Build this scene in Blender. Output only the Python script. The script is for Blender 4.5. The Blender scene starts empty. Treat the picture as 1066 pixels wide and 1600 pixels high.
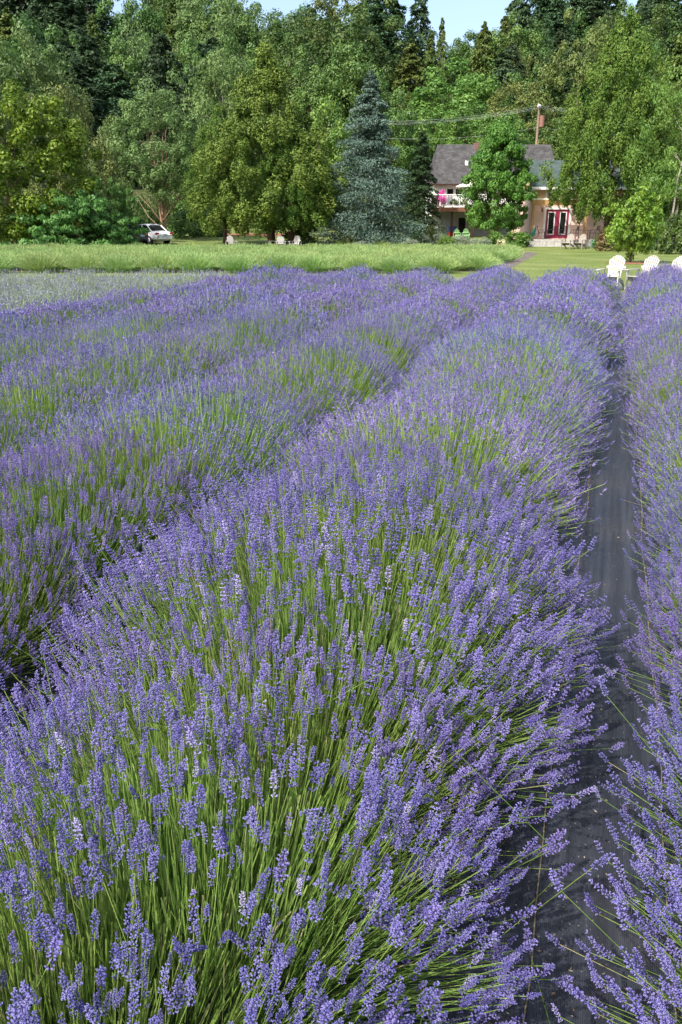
import bpy, math, random
import numpy as np
from mathutils import Vector, Matrix, Euler

S = bpy.context.scene
COL = S.collection
rad = math.radians
rng = np.random.default_rng(7)
random.seed(7)

# ------------------------------------------------------------------ camera
YAW, PITCH, CAM_H, FPX = 18.4, 20.0, 1.8, 1244.0
cam_d = bpy.data.cameras.new("camera")
cam_d.sensor_width = 36.0
cam_d.lens = FPX / 1600.0 * 36.0
cam_d.clip_start, cam_d.clip_end = 0.05, 4000.0
cam = bpy.data.objects.new("camera", cam_d)
cam.location = (0, 0, CAM_H)
cam.rotation_euler = (rad(90 - PITCH), 0, rad(YAW))
COL.objects.link(cam)
S.camera = cam

# ------------------------------------------------------------------ light
SUN_HEAD, SUN_EL = 24.0, 47.0          # shadows fall towards this heading (degrees right of +Y)
sd = Vector((math.sin(rad(SUN_HEAD)) * math.cos(rad(SUN_EL)), math.cos(rad(SUN_HEAD)) * math.cos(rad(SUN_EL)), -math.sin(rad(SUN_EL))))
W = bpy.data.worlds.new("World")
S.world = W
W.use_nodes = True
wn = W.node_tree
sky = wn.nodes.new("ShaderNodeTexSky")
sky.sky_type = 'NISHITA'
sky.sun_disc = False
sky.sun_elevation = rad(SUN_EL)
sky.sun_rotation = math.atan2(-sd.x, -sd.y)
sky.air_density, sky.dust_density, sky.ozone_density = 1.0, 4.0, 1.0
bg = wn.nodes["Background"]
bg.inputs["Strength"].default_value = 0.15
wn.links.new(sky.outputs[0], bg.inputs["Color"])
sun_d = bpy.data.lights.new("sun", 'SUN')
sun_d.energy, sun_d.angle, sun_d.color = 2.85, rad(0.53), (1.0, 0.955, 0.89)
sun = bpy.data.objects.new("sun", sun_d)
sun.rotation_euler = sd.to_track_quat('-Z', 'Y').to_euler()
COL.objects.link(sun)
S.view_settings.view_transform = 'Standard'
S.view_settings.look = 'None'
S.view_settings.exposure = 1.15
S.view_settings.gamma = 1.0
S.view_settings.use_curve_mapping = False
S.render.engine = 'CYCLES'
S.cycles.use_denoising = True
S.cycles.max_bounces = 6
S.cycles.diffuse_bounces = 3
S.cycles.glossy_bounces = 2
S.cycles.transmission_bounces = 3
S.cycles.transparent_max_bounces = 4

# ------------------------------------------------------------------ frames of reference
Fv = Vector((-math.sin(rad(YAW)), math.cos(rad(YAW)), 0))
Rv = Vector((math.cos(rad(YAW)), math.sin(rad(YAW)), 0))
def at(px, py, d):
    """world point that the photograph shows at (px, py), d metres ahead"""
    u, v = (px - 533) / FPX, (800 - py) / FPX
    cp, sp = math.cos(rad(PITCH)), math.sin(rad(PITCH))
    t = d / (cp + v * sp)
    return Rv * (u * t) + Fv * d + Vector((0, 0, CAM_H + t * (v * cp - sp)))
def fr(f, r, z=0.0):
    return Fv * f + Rv * r + Vector((0, 0, z))
def smooth(a, b, x):
    t = np.clip((x - a) / (b - a), 0, 1)
    return t * t * (3 - 2 * t)
def terrain(f, r):
    f = np.asarray(f, float); r = np.asarray(r, float)
    z = 0.7 * smooth(60, 84, f) + 5.0 * smooth(84, 112, f) + 23.0 * smooth(108, 240, f)
    z = z + 5.0 * smooth(240, 420, f)
    z = z + 1.2 * np.sin(r * 0.045 + 1.0) * smooth(120, 200, f) + 2.0 * smooth(10, -60, r) * smooth(110, 200, f)
    return z
def ground_z(p):
    return float(terrain(p.x * Fv.x + p.y * Fv.y, p.x * Rv.x + p.y * Rv.y))

# ------------------------------------------------------------------ materials
def nmat(name):
    m = bpy.data.materials.new(name); m.use_nodes = True
    return m, m.node_tree.nodes, m.node_tree.links, m.node_tree.nodes["Principled BSDF"]
def setspec(b, rough, spec):
    b.inputs["Roughness"].default_value = rough
    b.inputs["Specular IOR Level"].default_value = spec
def mat(name, col, rough=0.7, spec=0.3, var=0.0, vscale=8.0, bump=0.0, bscale=40.0, metal=0.0, stretch=None):
    m, n, l, b = nmat(name)
    setspec(b, rough, spec)
    b.inputs["Metallic"].default_value = metal
    b.inputs["Base Color"].default_value = (*col, 1)
    tc = n.new("ShaderNodeTexCoord")
    src = tc.outputs["Object"]
    if stretch:
        mp = n.new("ShaderNodeMapping"); mp.inputs["Scale"].default_value = stretch
        l.new(src, mp.inputs[0]); src = mp.outputs[0]
    if var > 0:
        t = n.new("ShaderNodeTexNoise"); t.inputs["Scale"].default_value = vscale; t.inputs["Detail"].default_value = 5
        l.new(src, t.inputs["Vector"])
        r = n.new("ShaderNodeMapRange"); r.inputs[1].default_value = 0.3; r.inputs[2].default_value = 0.7
        r.inputs[3].default_value = 1 - var; r.inputs[4].default_value = 1 + var
        l.new(t.outputs["Fac"], r.inputs[0])
        h = n.new("ShaderNodeHueSaturation"); h.inputs["Color"].default_value = (*col, 1)
        l.new(r.outputs[0], h.inputs["Value"]); l.new(h.outputs[0], b.inputs["Base Color"])
    if bump > 0:
        t2 = n.new("ShaderNodeTexNoise"); t2.inputs["Scale"].default_value = bscale; t2.inputs["Detail"].default_value = 4
        l.new(src, t2.inputs["Vector"])
        bp = n.new("ShaderNodeBump"); bp.inputs["Strength"].default_value = bump; bp.inputs["Distance"].default_value = 0.02
        l.new(t2.outputs["Fac"], bp.inputs["Height"]); l.new(bp.outputs[0], b.inputs["Normal"])
    return m
def leafmat(name, ca, cb, trans=0.25, rough=0.55, spec=0.25, orand=0.25, hue=0.02, faded=None):
    """two leaf colours mixed by each leaf's own tint; plants vary a little from one to the next"""
    m, n, l, b = nmat(name)
    setspec(b, rough, spec)
    a = n.new("ShaderNodeAttribute"); a.attribute_name = "tint"
    mx = n.new("ShaderNodeMix"); mx.data_type = 'RGBA'
    mx.inputs[6].default_value = (*ca, 1); mx.inputs[7].default_value = (*cb, 1)
    l.new(a.outputs["Fac"], mx.inputs[0])
    if faded:
        r0 = n.new("ShaderNodeMapRange"); r0.inputs[1].default_value = 1.0; r0.inputs[2].default_value = 1.5
        l.new(a.outputs["Fac"], r0.inputs[0])
        mx0 = mx; mx = n.new("ShaderNodeMix"); mx.data_type = 'RGBA'
        l.new(mx0.outputs[2], mx.inputs[6]); mx.inputs[7].default_value = (*faded, 1); l.new(r0.outputs[0], mx.inputs[0])
    oi = n.new("ShaderNodeObjectInfo")
    hs = n.new("ShaderNodeHueSaturation")
    l.new(mx.outputs[2], hs.inputs["Color"])
    r1 = n.new("ShaderNodeMapRange"); r1.inputs[3].default_value = 1 - orand; r1.inputs[4].default_value = 1 + orand
    l.new(oi.outputs["Random"], r1.inputs[0]); l.new(r1.outputs[0], hs.inputs["Value"])
    mm = n.new("ShaderNodeMath"); mm.operation = 'MULTIPLY'; mm.inputs[1].default_value = 7.31
    l.new(oi.outputs["Random"], mm.inputs[0])
    fr_ = n.new("ShaderNodeMath"); fr_.operation = 'FRACT'; l.new(mm.outputs[0], fr_.inputs[0])
    r2 = n.new("ShaderNodeMapRange"); r2.inputs[3].default_value = 0.5 - hue; r2.inputs[4].default_value = 0.5 + hue
    l.new(fr_.outputs[0], r2.inputs[0]); l.new(r2.outputs[0], hs.inputs["Hue"])
    l.new(hs.outputs[0], b.inputs["Base Color"])
    if trans > 0:
        out = n["Material Output"]
        tr = n.new("ShaderNodeBsdfTranslucent"); l.new(hs.outputs[0], tr.inputs["Color"])
        ms = n.new("ShaderNodeMixShader"); ms.inputs[0].default_value = trans
        l.new(b.outputs[0], ms.inputs[1]); l.new(tr.outputs[0], ms.inputs[2]); l.new(ms.outputs[0], out.inputs["Surface"])
    return m

M = {}
M['flower'] = leafmat('lavender_flower', (.094, .079, .262), (.285, .252, .495), .15, .7, .12, .10, .012, (.34, .31, .42))
M['flower_pale'] = leafmat('pale_lavender_flower', (.17, .18, .24), (.36, .40, .40), .12, .7, .12, .10, .012)
M['stem'] = leafmat('lavender_stem', (.090, .212, .022), (.285, .39, .108), .35, .6, .25, .10, .012, (.36, .32, .18))
M['stem_pale'] = leafmat('pale_lavender_stem', (.13, .20, .07), (.28, .36, .17), .3, .6, .2, .10, .012)
M['greenrow'] = leafmat('green_lavender', (.11, .25, .025), (.34, .43, .18), .35, .65, .2, .12, .012)
M['bark'] = mat('bark', (.10, .07, .05), .9, .1, .35, 6, .8, 30, stretch=(1, 1, .25))
M['bark_red'] = mat('cedar_bark', (.085, .052, .038), .9, .1, .35, 6, .8, 30, stretch=(1, 1, .2))
M['bark_pale'] = mat('pale_bark', (.30, .28, .24), .85, .15, .3, 5, .5, 20)
M['bark_tan'] = mat('tan_bark', (.30, .20, .13), .85, .15, .3, 5, .5, 20)
L = {}
L['fir'] = leafmat('fir_needles', (.024, .056, .022), (.060, .105, .045), .1, .6, .2, .2)
L['cedar'] = leafmat('cedar_foliage', (.040, .092, .012), (.155, .218, .034), .15, .6, .2, .1)
L['cedar_far'] = leafmat('far_cedar_foliage', (.042, .082, .016), (.125, .168, .040), .2, .6, .2, .18, .012)
L['spruce'] = leafmat('blue_spruce_needles', (.042, .080, .058), (.125, .188, .148), .1, .6, .2, .1)
L['dark_conifer'] = leafmat('dark_conifer_needles', (.015, .035, .012), (.04, .075, .025), .1, .6, .2, .1)
L['maple'] = leafmat('maple_leaves', (.042, .118, .012), (.120, .235, .034), .28, .5, .3, .1)
L['broad'] = leafmat('broad_leaves', (.036, .092, .016), (.118, .198, .044), .25, .5, .3, .28, .015)
L['broad_bright'] = leafmat('bright_broad_leaves', (.062, .14, .020), (.165, .27, .052), .3, .5, .3, .15, .015)
L['pale'] = leafmat('pale_leaves', (.070, .125, .032), (.175, .250, .080), .3, .55, .25, .13, .015)
L['olive'] = leafmat('olive_leaves', (.080, .112, .026), (.170, .215, .062), .25, .55, .2, .13, .012)
L['yellow'] = leafmat('yellow_green_leaves', (.040, .105, .008), (.155, .25, .02), .3, .5, .3, .1)
L['sumac'] = leafmat('sumac_leaves', (.045, .125, .020), (.14, .265, .062), .3, .5, .3, .1)
L['gray_green'] = leafmat('grey_green_leaves', (.10, .14, .09), (.24, .29, .20), .2, .6, .2, .15)
L['young'] = leafmat('young_tree_leaves', (.06, .17, .014), (.20, .325, .038), .3, .45, .35, .1)
L['red'] = leafmat('reddish_leaves', (.11, .05, .03), (.16, .16, .05), .25, .5, .25, .1)
L['pink'] = leafmat('pink_petals', (.55, .04, .30), (.80, .16, .52), .25, .6, .2, .05)
L['white_petals'] = leafmat('cream_petals', (.60, .55, .25), (.85, .82, .62), .25, .6, .2, .05)

M['white_paint'] = mat('white_paint', (.80, .80, .78), .45, .4, .05, 3)
M['chair_white'] = mat('white_chair_paint', (.37, .36, .335), .5, .3, .06, 6)
M['chair_grey'] = mat('weathered_grey_wood', (.30, .27, .235), .85, .15, .2, 12)
M['chair_green'] = mat('green_chair_paint', (.10, .34, .13), .5, .4, .08, 6)
M['chair_lime'] = mat('light_green_chair_paint', (.30, .55, .24), .5, .4, .08, 6)
M['metal'] = mat('dark_metal', (.03, .03, .035), .5, .4)
M['glass'] = mat('window_glass', (.012, .014, .016), .06, .6)
M['maroon'] = mat('maroon_paint', (.27, .028, .07), .5, .4, .06, 3)
M['wood_beam'] = mat('golden_wood', (.42, .25, .11), .65, .25, .2, 6, stretch=(1, 6, 6))
M['deck_wood'] = mat('brown_deck_wood', (.16, .075, .045), .8, .2, .25, 6)
M['dark_wood'] = mat('dark_brown_wood', (.045, .022, .016), .8, .2, .25, 6)
M['concrete'] = mat('weathered_concrete', (.22, .22, .22), .9, .1, .2, 2, .3, 25)
M['stone'] = mat('grey_patio_stone', (.40, .38, .36), .9, .15, .2, 5, .5, 25)
M['stucco_grey'] = mat('grey_wall_render', (.30, .31, .32), .9, .1, .12, 2)
M['peach'] = mat('peach_stucco', (.78, .56, .46), .9, .1, .06, 1.5, .2, 60)
M['peach_yellow'] = mat('pale_orange_panel', (.80, .56, .32), .85, .1, .06, 2)
M['umbrella'] = mat('cream_canvas', (.80, .76, .62), .9, .1, .04, 3)
M['pole_wood'] = mat('pole_wood', (.21, .155, .115), .85, .15, .2, 3, stretch=(1, 1, .2))
M['rust'] = mat('reddish_brown_metal', (.20, .10, .075), .6, .3, .2, 5)
M['galv'] = mat('grey_metal', (.45, .45, .46), .5, .4)
M['wire'] = mat('aluminium_wire', (.36, .37, .37), .5, .5)
M['tarp'] = mat('teal_tarp', (.02, .20, .15), .5, .4, .1, 6)
M['twine'] = mat('straw_twine', (.17, .145, .095), .9, .1, .4, 25)
M['brick'] = mat('chimney_brick', (.16, .10, .085), .9, .1, .3, 9)
M['car_white'] = mat('white_car_paint', (.78, .79, .80), .25, .5)
M['car_dark'] = mat('dark_car_paint', (.05, .055, .065), .25, .5)
M['tyre'] = mat('tyre_rubber', (.02, .02, .02), .8, .2)
M['taillight'] = mat('red_light_lens', (.45, .015, .015), .2, .5)
M['plate'] = mat('plate_blue_white', (.45, .52, .62), .5, .4)
M['blue'] = mat('blue_plastic', (.04, .09, .35), .5, .4)
M['redp'] = mat('red_plastic', (.40, .03, .03), .5, .4)

def shingle(name, ca, cb, scale=1.0):
    m, n, l, b = nmat(name)
    setspec(b, .9, .12)
    tc = n.new("ShaderNodeTexCoord")
    br = n.new("ShaderNodeTexBrick")
    br.inputs["Scale"].default_value = 1.0
    br.inputs["Color1"].default_value = (*ca, 1); br.inputs["Color2"].default_value = (*cb, 1)
    br.inputs["Mortar"].default_value = tuple(c * .45 for c in ca) + (1,)
    br.inputs["Mortar Size"].default_value = 0.012
    br.inputs["Brick Width"].default_value = 0.28; br.inputs["Row Height"].default_value = 0.17 * scale
    l.new(tc.outputs["UV"], br.inputs["Vector"])
    nz = n.new("ShaderNodeTexNoise"); nz.inputs["Scale"].default_value = 1.3; nz.inputs["Detail"].default_value = 6
    l.new(tc.outputs["UV"], nz.inputs["Vector"])
    r = n.new("ShaderNodeMapRange"); r.inputs[1].default_value = .3; r.inputs[2].default_value = .7; r.inputs[3].default_value = .72; r.inputs[4].default_value = 1.25
    l.new(nz.outputs["Fac"], r.inputs[0])
    h = n.new("ShaderNodeHueSaturation"); l.new(br.outputs["Color"], h.inputs["Color"]); l.new(r.outputs[0], h.inputs["Value"])
    l.new(h.outputs[0], b.inputs["Base Color"])
    bp = n.new("ShaderNodeBump"); bp.inputs["Strength"].default_value = .6; bp.inputs["Distance"].default_value = .02
    l.new(br.outputs["Fac"], bp.inputs["Height"]); bp.invert = True
    l.new(bp.outputs[0], b.inputs["Normal"])
    return m
M['roof_grey'] = shingle('weathered_grey_shingle', (.056, .055, .055), (.092, .089, .088))
M['roof_green'] = shingle('green_grey_shingle', (.060, .086, .078), (.076, .102, .094))
M['roof_teal'] = shingle('pale_teal_roof', (.20, .36, .34), (.24, .40, .38))

# ground: lawn near, leaf litter under the trees on the hill
m, n, l, b = nmat('lawn_and_hillside')
setspec(b, .9, .1)
tc = n.new("ShaderNodeTexCoord")
def noise(scale, detail=6, stretch=None):
    t = n.new("ShaderNodeTexNoise"); t.inputs["Scale"].default_value = scale; t.inputs["Detail"].default_value = detail
    if stretch:
        mp = n.new("ShaderNodeMapping"); mp.inputs["Scale"].default_value = stretch
        l.new(tc.outputs["Object"], mp.inputs[0]); l.new(mp.outputs[0], t.inputs["Vector"])
    else:
        l.new(tc.outputs["Object"], t.inputs["Vector"])
    return t
def ramp(t, stops):
    r = n.new("ShaderNodeValToRGB")
    while len(r.color_ramp.elements) < len(stops): r.color_ramp.elements.new(.5)
    for e, (p, c) in zip(r.color_ramp.elements, stops): e.position = p; e.color = (*c, 1)
    l.new(t.outputs["Fac"], r.inputs[0]); return r
g1 = ramp(noise(.35), [(.3, (.110, .155, .040)), (.55, (.155, .195, .060)), (.75, (.215, .235, .092))])
g2 = ramp(noise(9, 8), [(.3, (.55, .55, .55)), (.7, (1.25, 1.25, 1.2))])
mul = n.new("ShaderNodeMix"); mul.data_type = 'RGBA'; mul.blend_type = 'MULTIPLY'; mul.inputs[0].default_value = 1
l.new(g1.outputs[0], mul.inputs[6]); l.new(g2.outputs[0], mul.inputs[7])
g3 = ramp(noise(.6, 8), [(.3, (.03, .035, .015)), (.6, (.06, .075, .025)), (.8, (.10, .11, .04))])
at_ = n.new("ShaderNodeAttribute"); at_.attribute_name = "forest"
mx = n.new("ShaderNodeMix"); mx.data_type = 'RGBA'
l.new(at_.outputs["Fac"], mx.inputs[0]); l.new(mul.outputs[2], mx.inputs[6]); l.new(g3.outputs[0], mx.inputs[7])
l.new(mx.outputs[2], b.inputs["Base Color"])
bp = n.new("ShaderNodeBump"); bp.inputs["Strength"].default_value = .7; bp.inputs["Distance"].default_value = .03
l.new(noise(30, 6).outputs["Fac"], bp.inputs["Height"]); l.new(bp.outputs[0], b.inputs["Normal"])
M['ground'] = m

# woven weed barrier: dark blue grey plastic with faint warp lines and dust
m, n, l, b = nmat('woven_weed_barrier')
tc = n.new("ShaderNodeTexCoord")
setspec(b, .55, .35)
base = ramp(noise(1.6, 8), [(.25, (.016, .019, .027)), (.55, (.027, .031, .041)), (.8, (.050, .049, .050))])
warp = ramp(noise(30, 4, (1, .02, 1)), [(.3, (.6, .6, .6)), (.7, (1.35, 1.35, 1.35))])
mul = n.new("ShaderNodeMix"); mul.data_type = 'RGBA'; mul.blend_type = 'MULTIPLY'; mul.inputs[0].default_value = 1
l.new(base.outputs[0], mul.inputs[6]); l.new(warp.outputs[0], mul.inputs[7])
dust = ramp(noise(120, 3), [(.66, (0, 0, 0)), (.74, (1, 1, 1))])
mx = n.new("ShaderNodeMix"); mx.data_type = 'RGBA'; mx.inputs[7].default_value = (.16, .15, .13, 1)
l.new(dust.outputs[0], mx.inputs[0]); l.new(mul.outputs[2], mx.inputs[6])
l.new(mx.outputs[2], b.inputs["Base Color"])
wv = n.new("ShaderNodeTexWave"); wv.inputs["Scale"].default_value = 60; wv.inputs["Distortion"].default_value = .3
l.new(tc.outputs["Object"], wv.inputs["Vector"])
bp = n.new("ShaderNodeBump"); bp.inputs["Strength"].default_value = .25; bp.inputs["Distance"].default_value = .004
l.new(wv.outputs["Fac"], bp.inputs["Height"])
fold = noise(1.0, 5, (9, 1.1, 1))
bp2 = n.new("ShaderNodeBump"); bp2.inputs["Strength"].default_value = .9; bp2.inputs["Distance"].default_value = .035
l.new(fold.outputs["Fac"], bp2.inputs["Height"]); l.new(bp.outputs[0], bp2.inputs["Normal"])
l.new(bp2.outputs[0], b.inputs["Normal"])
M['fabric'] = m
M['soil'] = mat('grey_brown_soil', (.13, .115, .10), .95, .1, .3, 3, .8, 20)
M['drive'] = mat('driveway_asphalt', (.085, .08, .078), .95, .1, .2, 1.2, .5, 30)
M['mulch'] = mat('bark_mulch', (.25, .125, .07), .95, .05, .45, 9, 1.0, 18)

# ------------------------------------------------------------------ mesh helpers
def tag(o, label=None, cat=None, group=None, kind=None):
    if label: o['label'] = label
    if cat: o['category'] = cat
    if group: o['group'] = group
    if kind: o['kind'] = kind
    return o
def empty(name, loc, rz=0.0, label=None, cat=None, group=None):
    o = bpy.data.objects.new(name, None)
    o.location = loc; o.rotation_euler = (0, 0, rz); o.empty_display_size = .2
    COL.objects.link(o)
    return tag(o, label, cat, group)
def link(name, me, parent=None, loc=None):
    o = bpy.data.objects.new(name, me)
    COL.objects.link(o)
    if parent is not None: o.parent = parent
    if loc is not None: o.location = loc
    return o
def copy_tree(o, parent=None):
    c = o.copy(); COL.objects.link(c)
    if parent is not None: c.parent = parent
    for ch in list(o.children): copy_tree(ch, c)
    return c
class MB:
    def __init__(s): s.v, s.f, s.uv = [], [], {}
    def add(s, vs, fs):
        k = len(s.v); s.v += [tuple(v) for v in vs]; s.f += [tuple(k + i for i in f) for f in fs]; return s
    def box(s, c, d, rz=0.0, M4=None):
        x, y, z = d[0] / 2, d[1] / 2, d[2] / 2
        R = Matrix.Rotation(rz, 3, 'Z')
        vs = [R @ Vector((a * x, bb * y, cc * z)) + Vector(c) for cc in (-1, 1) for bb in (-1, 1) for a in (-1, 1)]
        if M4 is not None: vs = [M4 @ v for v in vs]
        return s.add(vs, [(0, 2, 3, 1), (4, 5, 7, 6), (0, 1, 5, 4), (2, 6, 7, 3), (0, 4, 6, 2), (1, 3, 7, 5)])
    def prism(s, pts, a, bvec):
        """outline pts (3d) extruded by bvec"""
        k = len(pts); A = [Vector(p) + Vector(a) for p in pts]; B = [p + Vector(bvec) for p in A]
        return s.add(A + B, [tuple(range(k))[::-1], tuple(range(k, 2 * k))] + [(i, (i + 1) % k, k + (i + 1) % k, k + i) for i in range(k)])
    def tube(s, path, radii, seg=6, cap=True):
        path = [Vector(p) for p in path]; nP = len(path); vs = []
        if not hasattr(radii, '__len__'): radii = [radii] * nP
        for i, p in enumerate(path):
            d = (path[min(i + 1, nP - 1)] - path[max(i - 1, 0)]).normalized()
            a = d.orthogonal().normalized() if abs(d.z) > .95 else d.cross(Vector((0, 0, 1))).normalized()
            if abs(d.z) > .95: a = Vector((1, 0, 0)); a = (a - d * a.dot(d)).normalized()
            bb = d.cross(a)
            for k in range(seg):
                t = 2 * math.pi * k / seg
                vs.append(p + (a * math.cos(t) + bb * math.sin(t)) * radii[i])
        fs = []
        for i in range(nP - 1):
            for k in range(seg):
                fs.append((i * seg + k, i * seg + (k + 1) % seg, (i + 1) * seg + (k + 1) % seg, (i + 1) * seg + k))
        if cap: fs += [tuple(range(seg))[::-1], tuple(range((nP - 1) * seg, nP * seg))]
        return s.add(vs, fs)
    def mesh(s, name, mats, smooth=False, bevel=0):
        me = bpy.data.meshes.new(name); me.from_pydata(s.v, [], s.f)
        for mm in (mats if isinstance(mats, (list, tuple)) else [mats]): me.materials.append(mm)
        if smooth: me.polygons.foreach_set('use_smooth', [True] * len(me.polygons))
        me.update(); return me
    def build(s, name, mats, parent=None, loc=None, smooth=False, bevel=0):
        o = link(name, s.mesh(name, mats, smooth), parent, loc)
        if bevel:
            bm = o.modifiers.new("bevel", 'BEVEL'); bm.width = bevel; bm.segments = 2; bm.limit_method = 'ANGLE'
        return o
def npmesh(name, verts, faces4, tint, mats, midx=None, smooth=False):
    """quads from numpy: verts (N,3), faces4 (K,4), tint per vertex"""
    me = bpy.data.meshes.new(name)
    verts = np.ascontiguousarray(verts, np.float32); faces4 = np.ascontiguousarray(faces4, np.int32)
    k = faces4.shape[1]
    me.vertices.add(len(verts)); me.vertices.foreach_set('co', verts.ravel())
    me.loops.add(faces4.size); me.loops.foreach_set('vertex_index', faces4.ravel())
    me.polygons.add(len(faces4))
    me.polygons.foreach_set('loop_start', np.arange(0, faces4.size, k, dtype=np.int32))
    me.polygons.foreach_set('loop_total', np.full(len(faces4), k, np.int32))
    for mm in (mats if isinstance(mats, (list, tuple)) else [mats]): me.materials.append(mm)
    if midx is not None: me.polygons.foreach_set('material_index', np.asarray(midx, np.int32))
    if tint is not None:
        a = me.attributes.new('tint', 'FLOAT', 'POINT'); a.data.foreach_set('value', np.ascontiguousarray(tint, np.float32))
    me.update(calc_edges=True); me.validate()
    return me
def unit(v):
    return v / np.maximum(np.linalg.norm(v, axis=-1, keepdims=True), 1e-9)
def leaves(c, u, nrm, length, width, tint):
    """pointed four-sided leaves: centre c, axis u, normal nrm"""
    u = unit(u); w = unit(np.cross(nrm, u))
    length = np.broadcast_to(np.asarray(length, float), (len(c),))[:, None] / 2
    width = np.broadcast_to(np.asarray(width, float), (len(c),))[:, None] / 2
    v = np.stack([c - u * length, c + w * width - u * length * .15, c + u * length, c - w * width - u * length * .15], 1).reshape(-1, 3)
    f = np.arange(len(v)).reshape(-1, 4)
    return v, f, np.repeat(tint, 4)
def rdir(k, r=None):
    r = r or rng
    return unit(r.normal(size=(k, 3)))
def merge(parts):
    V, F, T, k = [], [], [], 0
    for v, f, t in parts:
        V.append(v); F.append(f + k); T.append(t); k += len(v)
    return np.concatenate(V), np.concatenate(F), np.concatenate(T)

# ------------------------------------------------------------------ the ground
fs_ = np.concatenate([np.arange(-12, 60, 6), np.arange(60, 130, 4), np.arange(130, 260, 10), [280, 320, 380, 450, 600, 900, 1500]])
rs_ = np.concatenate([[-1200, -600, -300], np.arange(-160, 161, 8), [300, 600, 1200]])
gf, gr = np.meshgrid(fs_, rs_, indexing='ij')
gz = terrain(gf, gr)
P = np.stack([Fv.x * gf + Rv.x * gr, Fv.y * gf + Rv.y * gr, gz], -1).reshape(-1, 3)
nr = len(rs_); idx = np.arange(len(P)).reshape(len(fs_), nr)
Fq = np.stack([idx[:-1, :-1], idx[:-1, 1:], idx[1:, 1:], idx[1:, :-1]], -1).reshape(-1, 4)
me = npmesh('ground', P, Fq, None, M['ground'])
a = me.attributes.new('forest', 'FLOAT', 'POINT'); a.data.foreach_set('value', smooth(86, 100, gf).ravel().astype(np.float32))
me.polygons.foreach_set('use_smooth', [True] * len(me.polygons))
tag(link('ground', me), kind='structure')

def sheet(name, pts, z, m):
    mb = MB(); mb.add([(p.x, p.y, z) for p in pts], [tuple(range(len(pts)))])
    return tag(mb.build(name, m), kind='structure')
END_F = 19.7                                   # the rows stop on a line this far ahead
def row_end(x):
    return (END_F - x * Fv.x) / Fv.y
def barrier_z(x, y):
    near = np.exp(-(np.asarray(x) / .55) ** 4)
    w = (.006 * np.sin(x * 9 + 1.3 * np.sin(y * .9)) + .004 * np.sin(x * 23 + y * 1.1 + 2 * np.sin(y * .37)) + .004 * np.sin(y * 3.1 + 4 * x) + .003 * np.sin(y * 7.3 - 11 * x))
    return .022 + w * near
bxs = np.concatenate([[-20, -10, -5, -2, -1.2, -.9], np.arange(-.75, .76, .03), [.9, 1.2, 2.4]]); bt = np.linspace(0, 1, 420)
BX = np.repeat(bxs[:, None], len(bt), 1); BY = -6 + bt[None, :] * (np.array([row_end(x) + .1 for x in bxs])[:, None] + 6)
BP = np.stack([BX, BY, barrier_z(BX, BY)], -1).reshape(-1, 3); bi = np.arange(len(BP)).reshape(BX.shape)
me = npmesh('weed_barrier', BP, np.stack([bi[:-1, :-1], bi[1:, :-1], bi[1:, 1:], bi[:-1, 1:]], -1).reshape(-1, 4), None, M['fabric'])
me.polygons.foreach_set('use_smooth', [True] * len(me.polygons))
tag(link('weed_barrier', me), kind='structure')
sheet('field_soil', [fr(32.3, -40), fr(32.3, 6.1), fr(36, 7.5), fr(44, 9.9), fr(51, 12.0), fr(54.2, 12.2), fr(54.2, -40)], .004, M['soil'])
sheet('driveway', [fr(70.0, -50), fr(70.0, -13.2), fr(73.5, -12.0), fr(73.5, -50)], .31, M['drive'])

# straw twine lying on the weed barrier
for x, lab in ((-.03, 'thin straw-coloured twine running along the left side of the black path'),
               (.32, 'thin straw-coloured twine running along the right side of the black path')):
    mb = MB(); pts = []
    for k in range(90):
        y = -.8 + k * .235
        xx = x + .008 * math.sin(y * 1.7 + x * 30) + .005 * math.sin(y * 5.1) + .003 * math.sin(y * 13)
        pts.append((xx, y, float(barrier_z(xx, y)) + .004))
    mb.tube(pts, .0024, 5)
    tag(mb.build('twine', M['twine']), lab, 'twine', 'twines along the path')

# dry bits of plant lying on the path
r = np.random.default_rng(61); nd = 1500
c = np.stack([r.normal(0, .22, nd), r.random(nd) ** 1.3 * 15 + .3, np.zeros(nd)], -1)
c[:, 2] = barrier_z(c[:, 0], c[:, 1]) + .004 + r.random(nd) * .002
u = rdir(nd, r) * np.array([1, 1, .12])
sz = r.uniform(.004, .016, nd)
v, f, t = leaves(c, u, np.tile([0, 0, 1.0], (nd, 1)) + r.normal(0, .2, (nd, 3)), sz, sz * r.uniform(.2, .7, nd), r.random(nd))
M['debris'] = leafmat('dry_plant_bits', (.09, .06, .035), (.34, .29, .22), .1, .9, .1, 0, 0)
tag(link('plant_debris', npmesh('plant_debris', v, f, t, M['debris'])), 'dry plant bits scattered on the black path', 'plant debris', kind='stuff')

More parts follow.
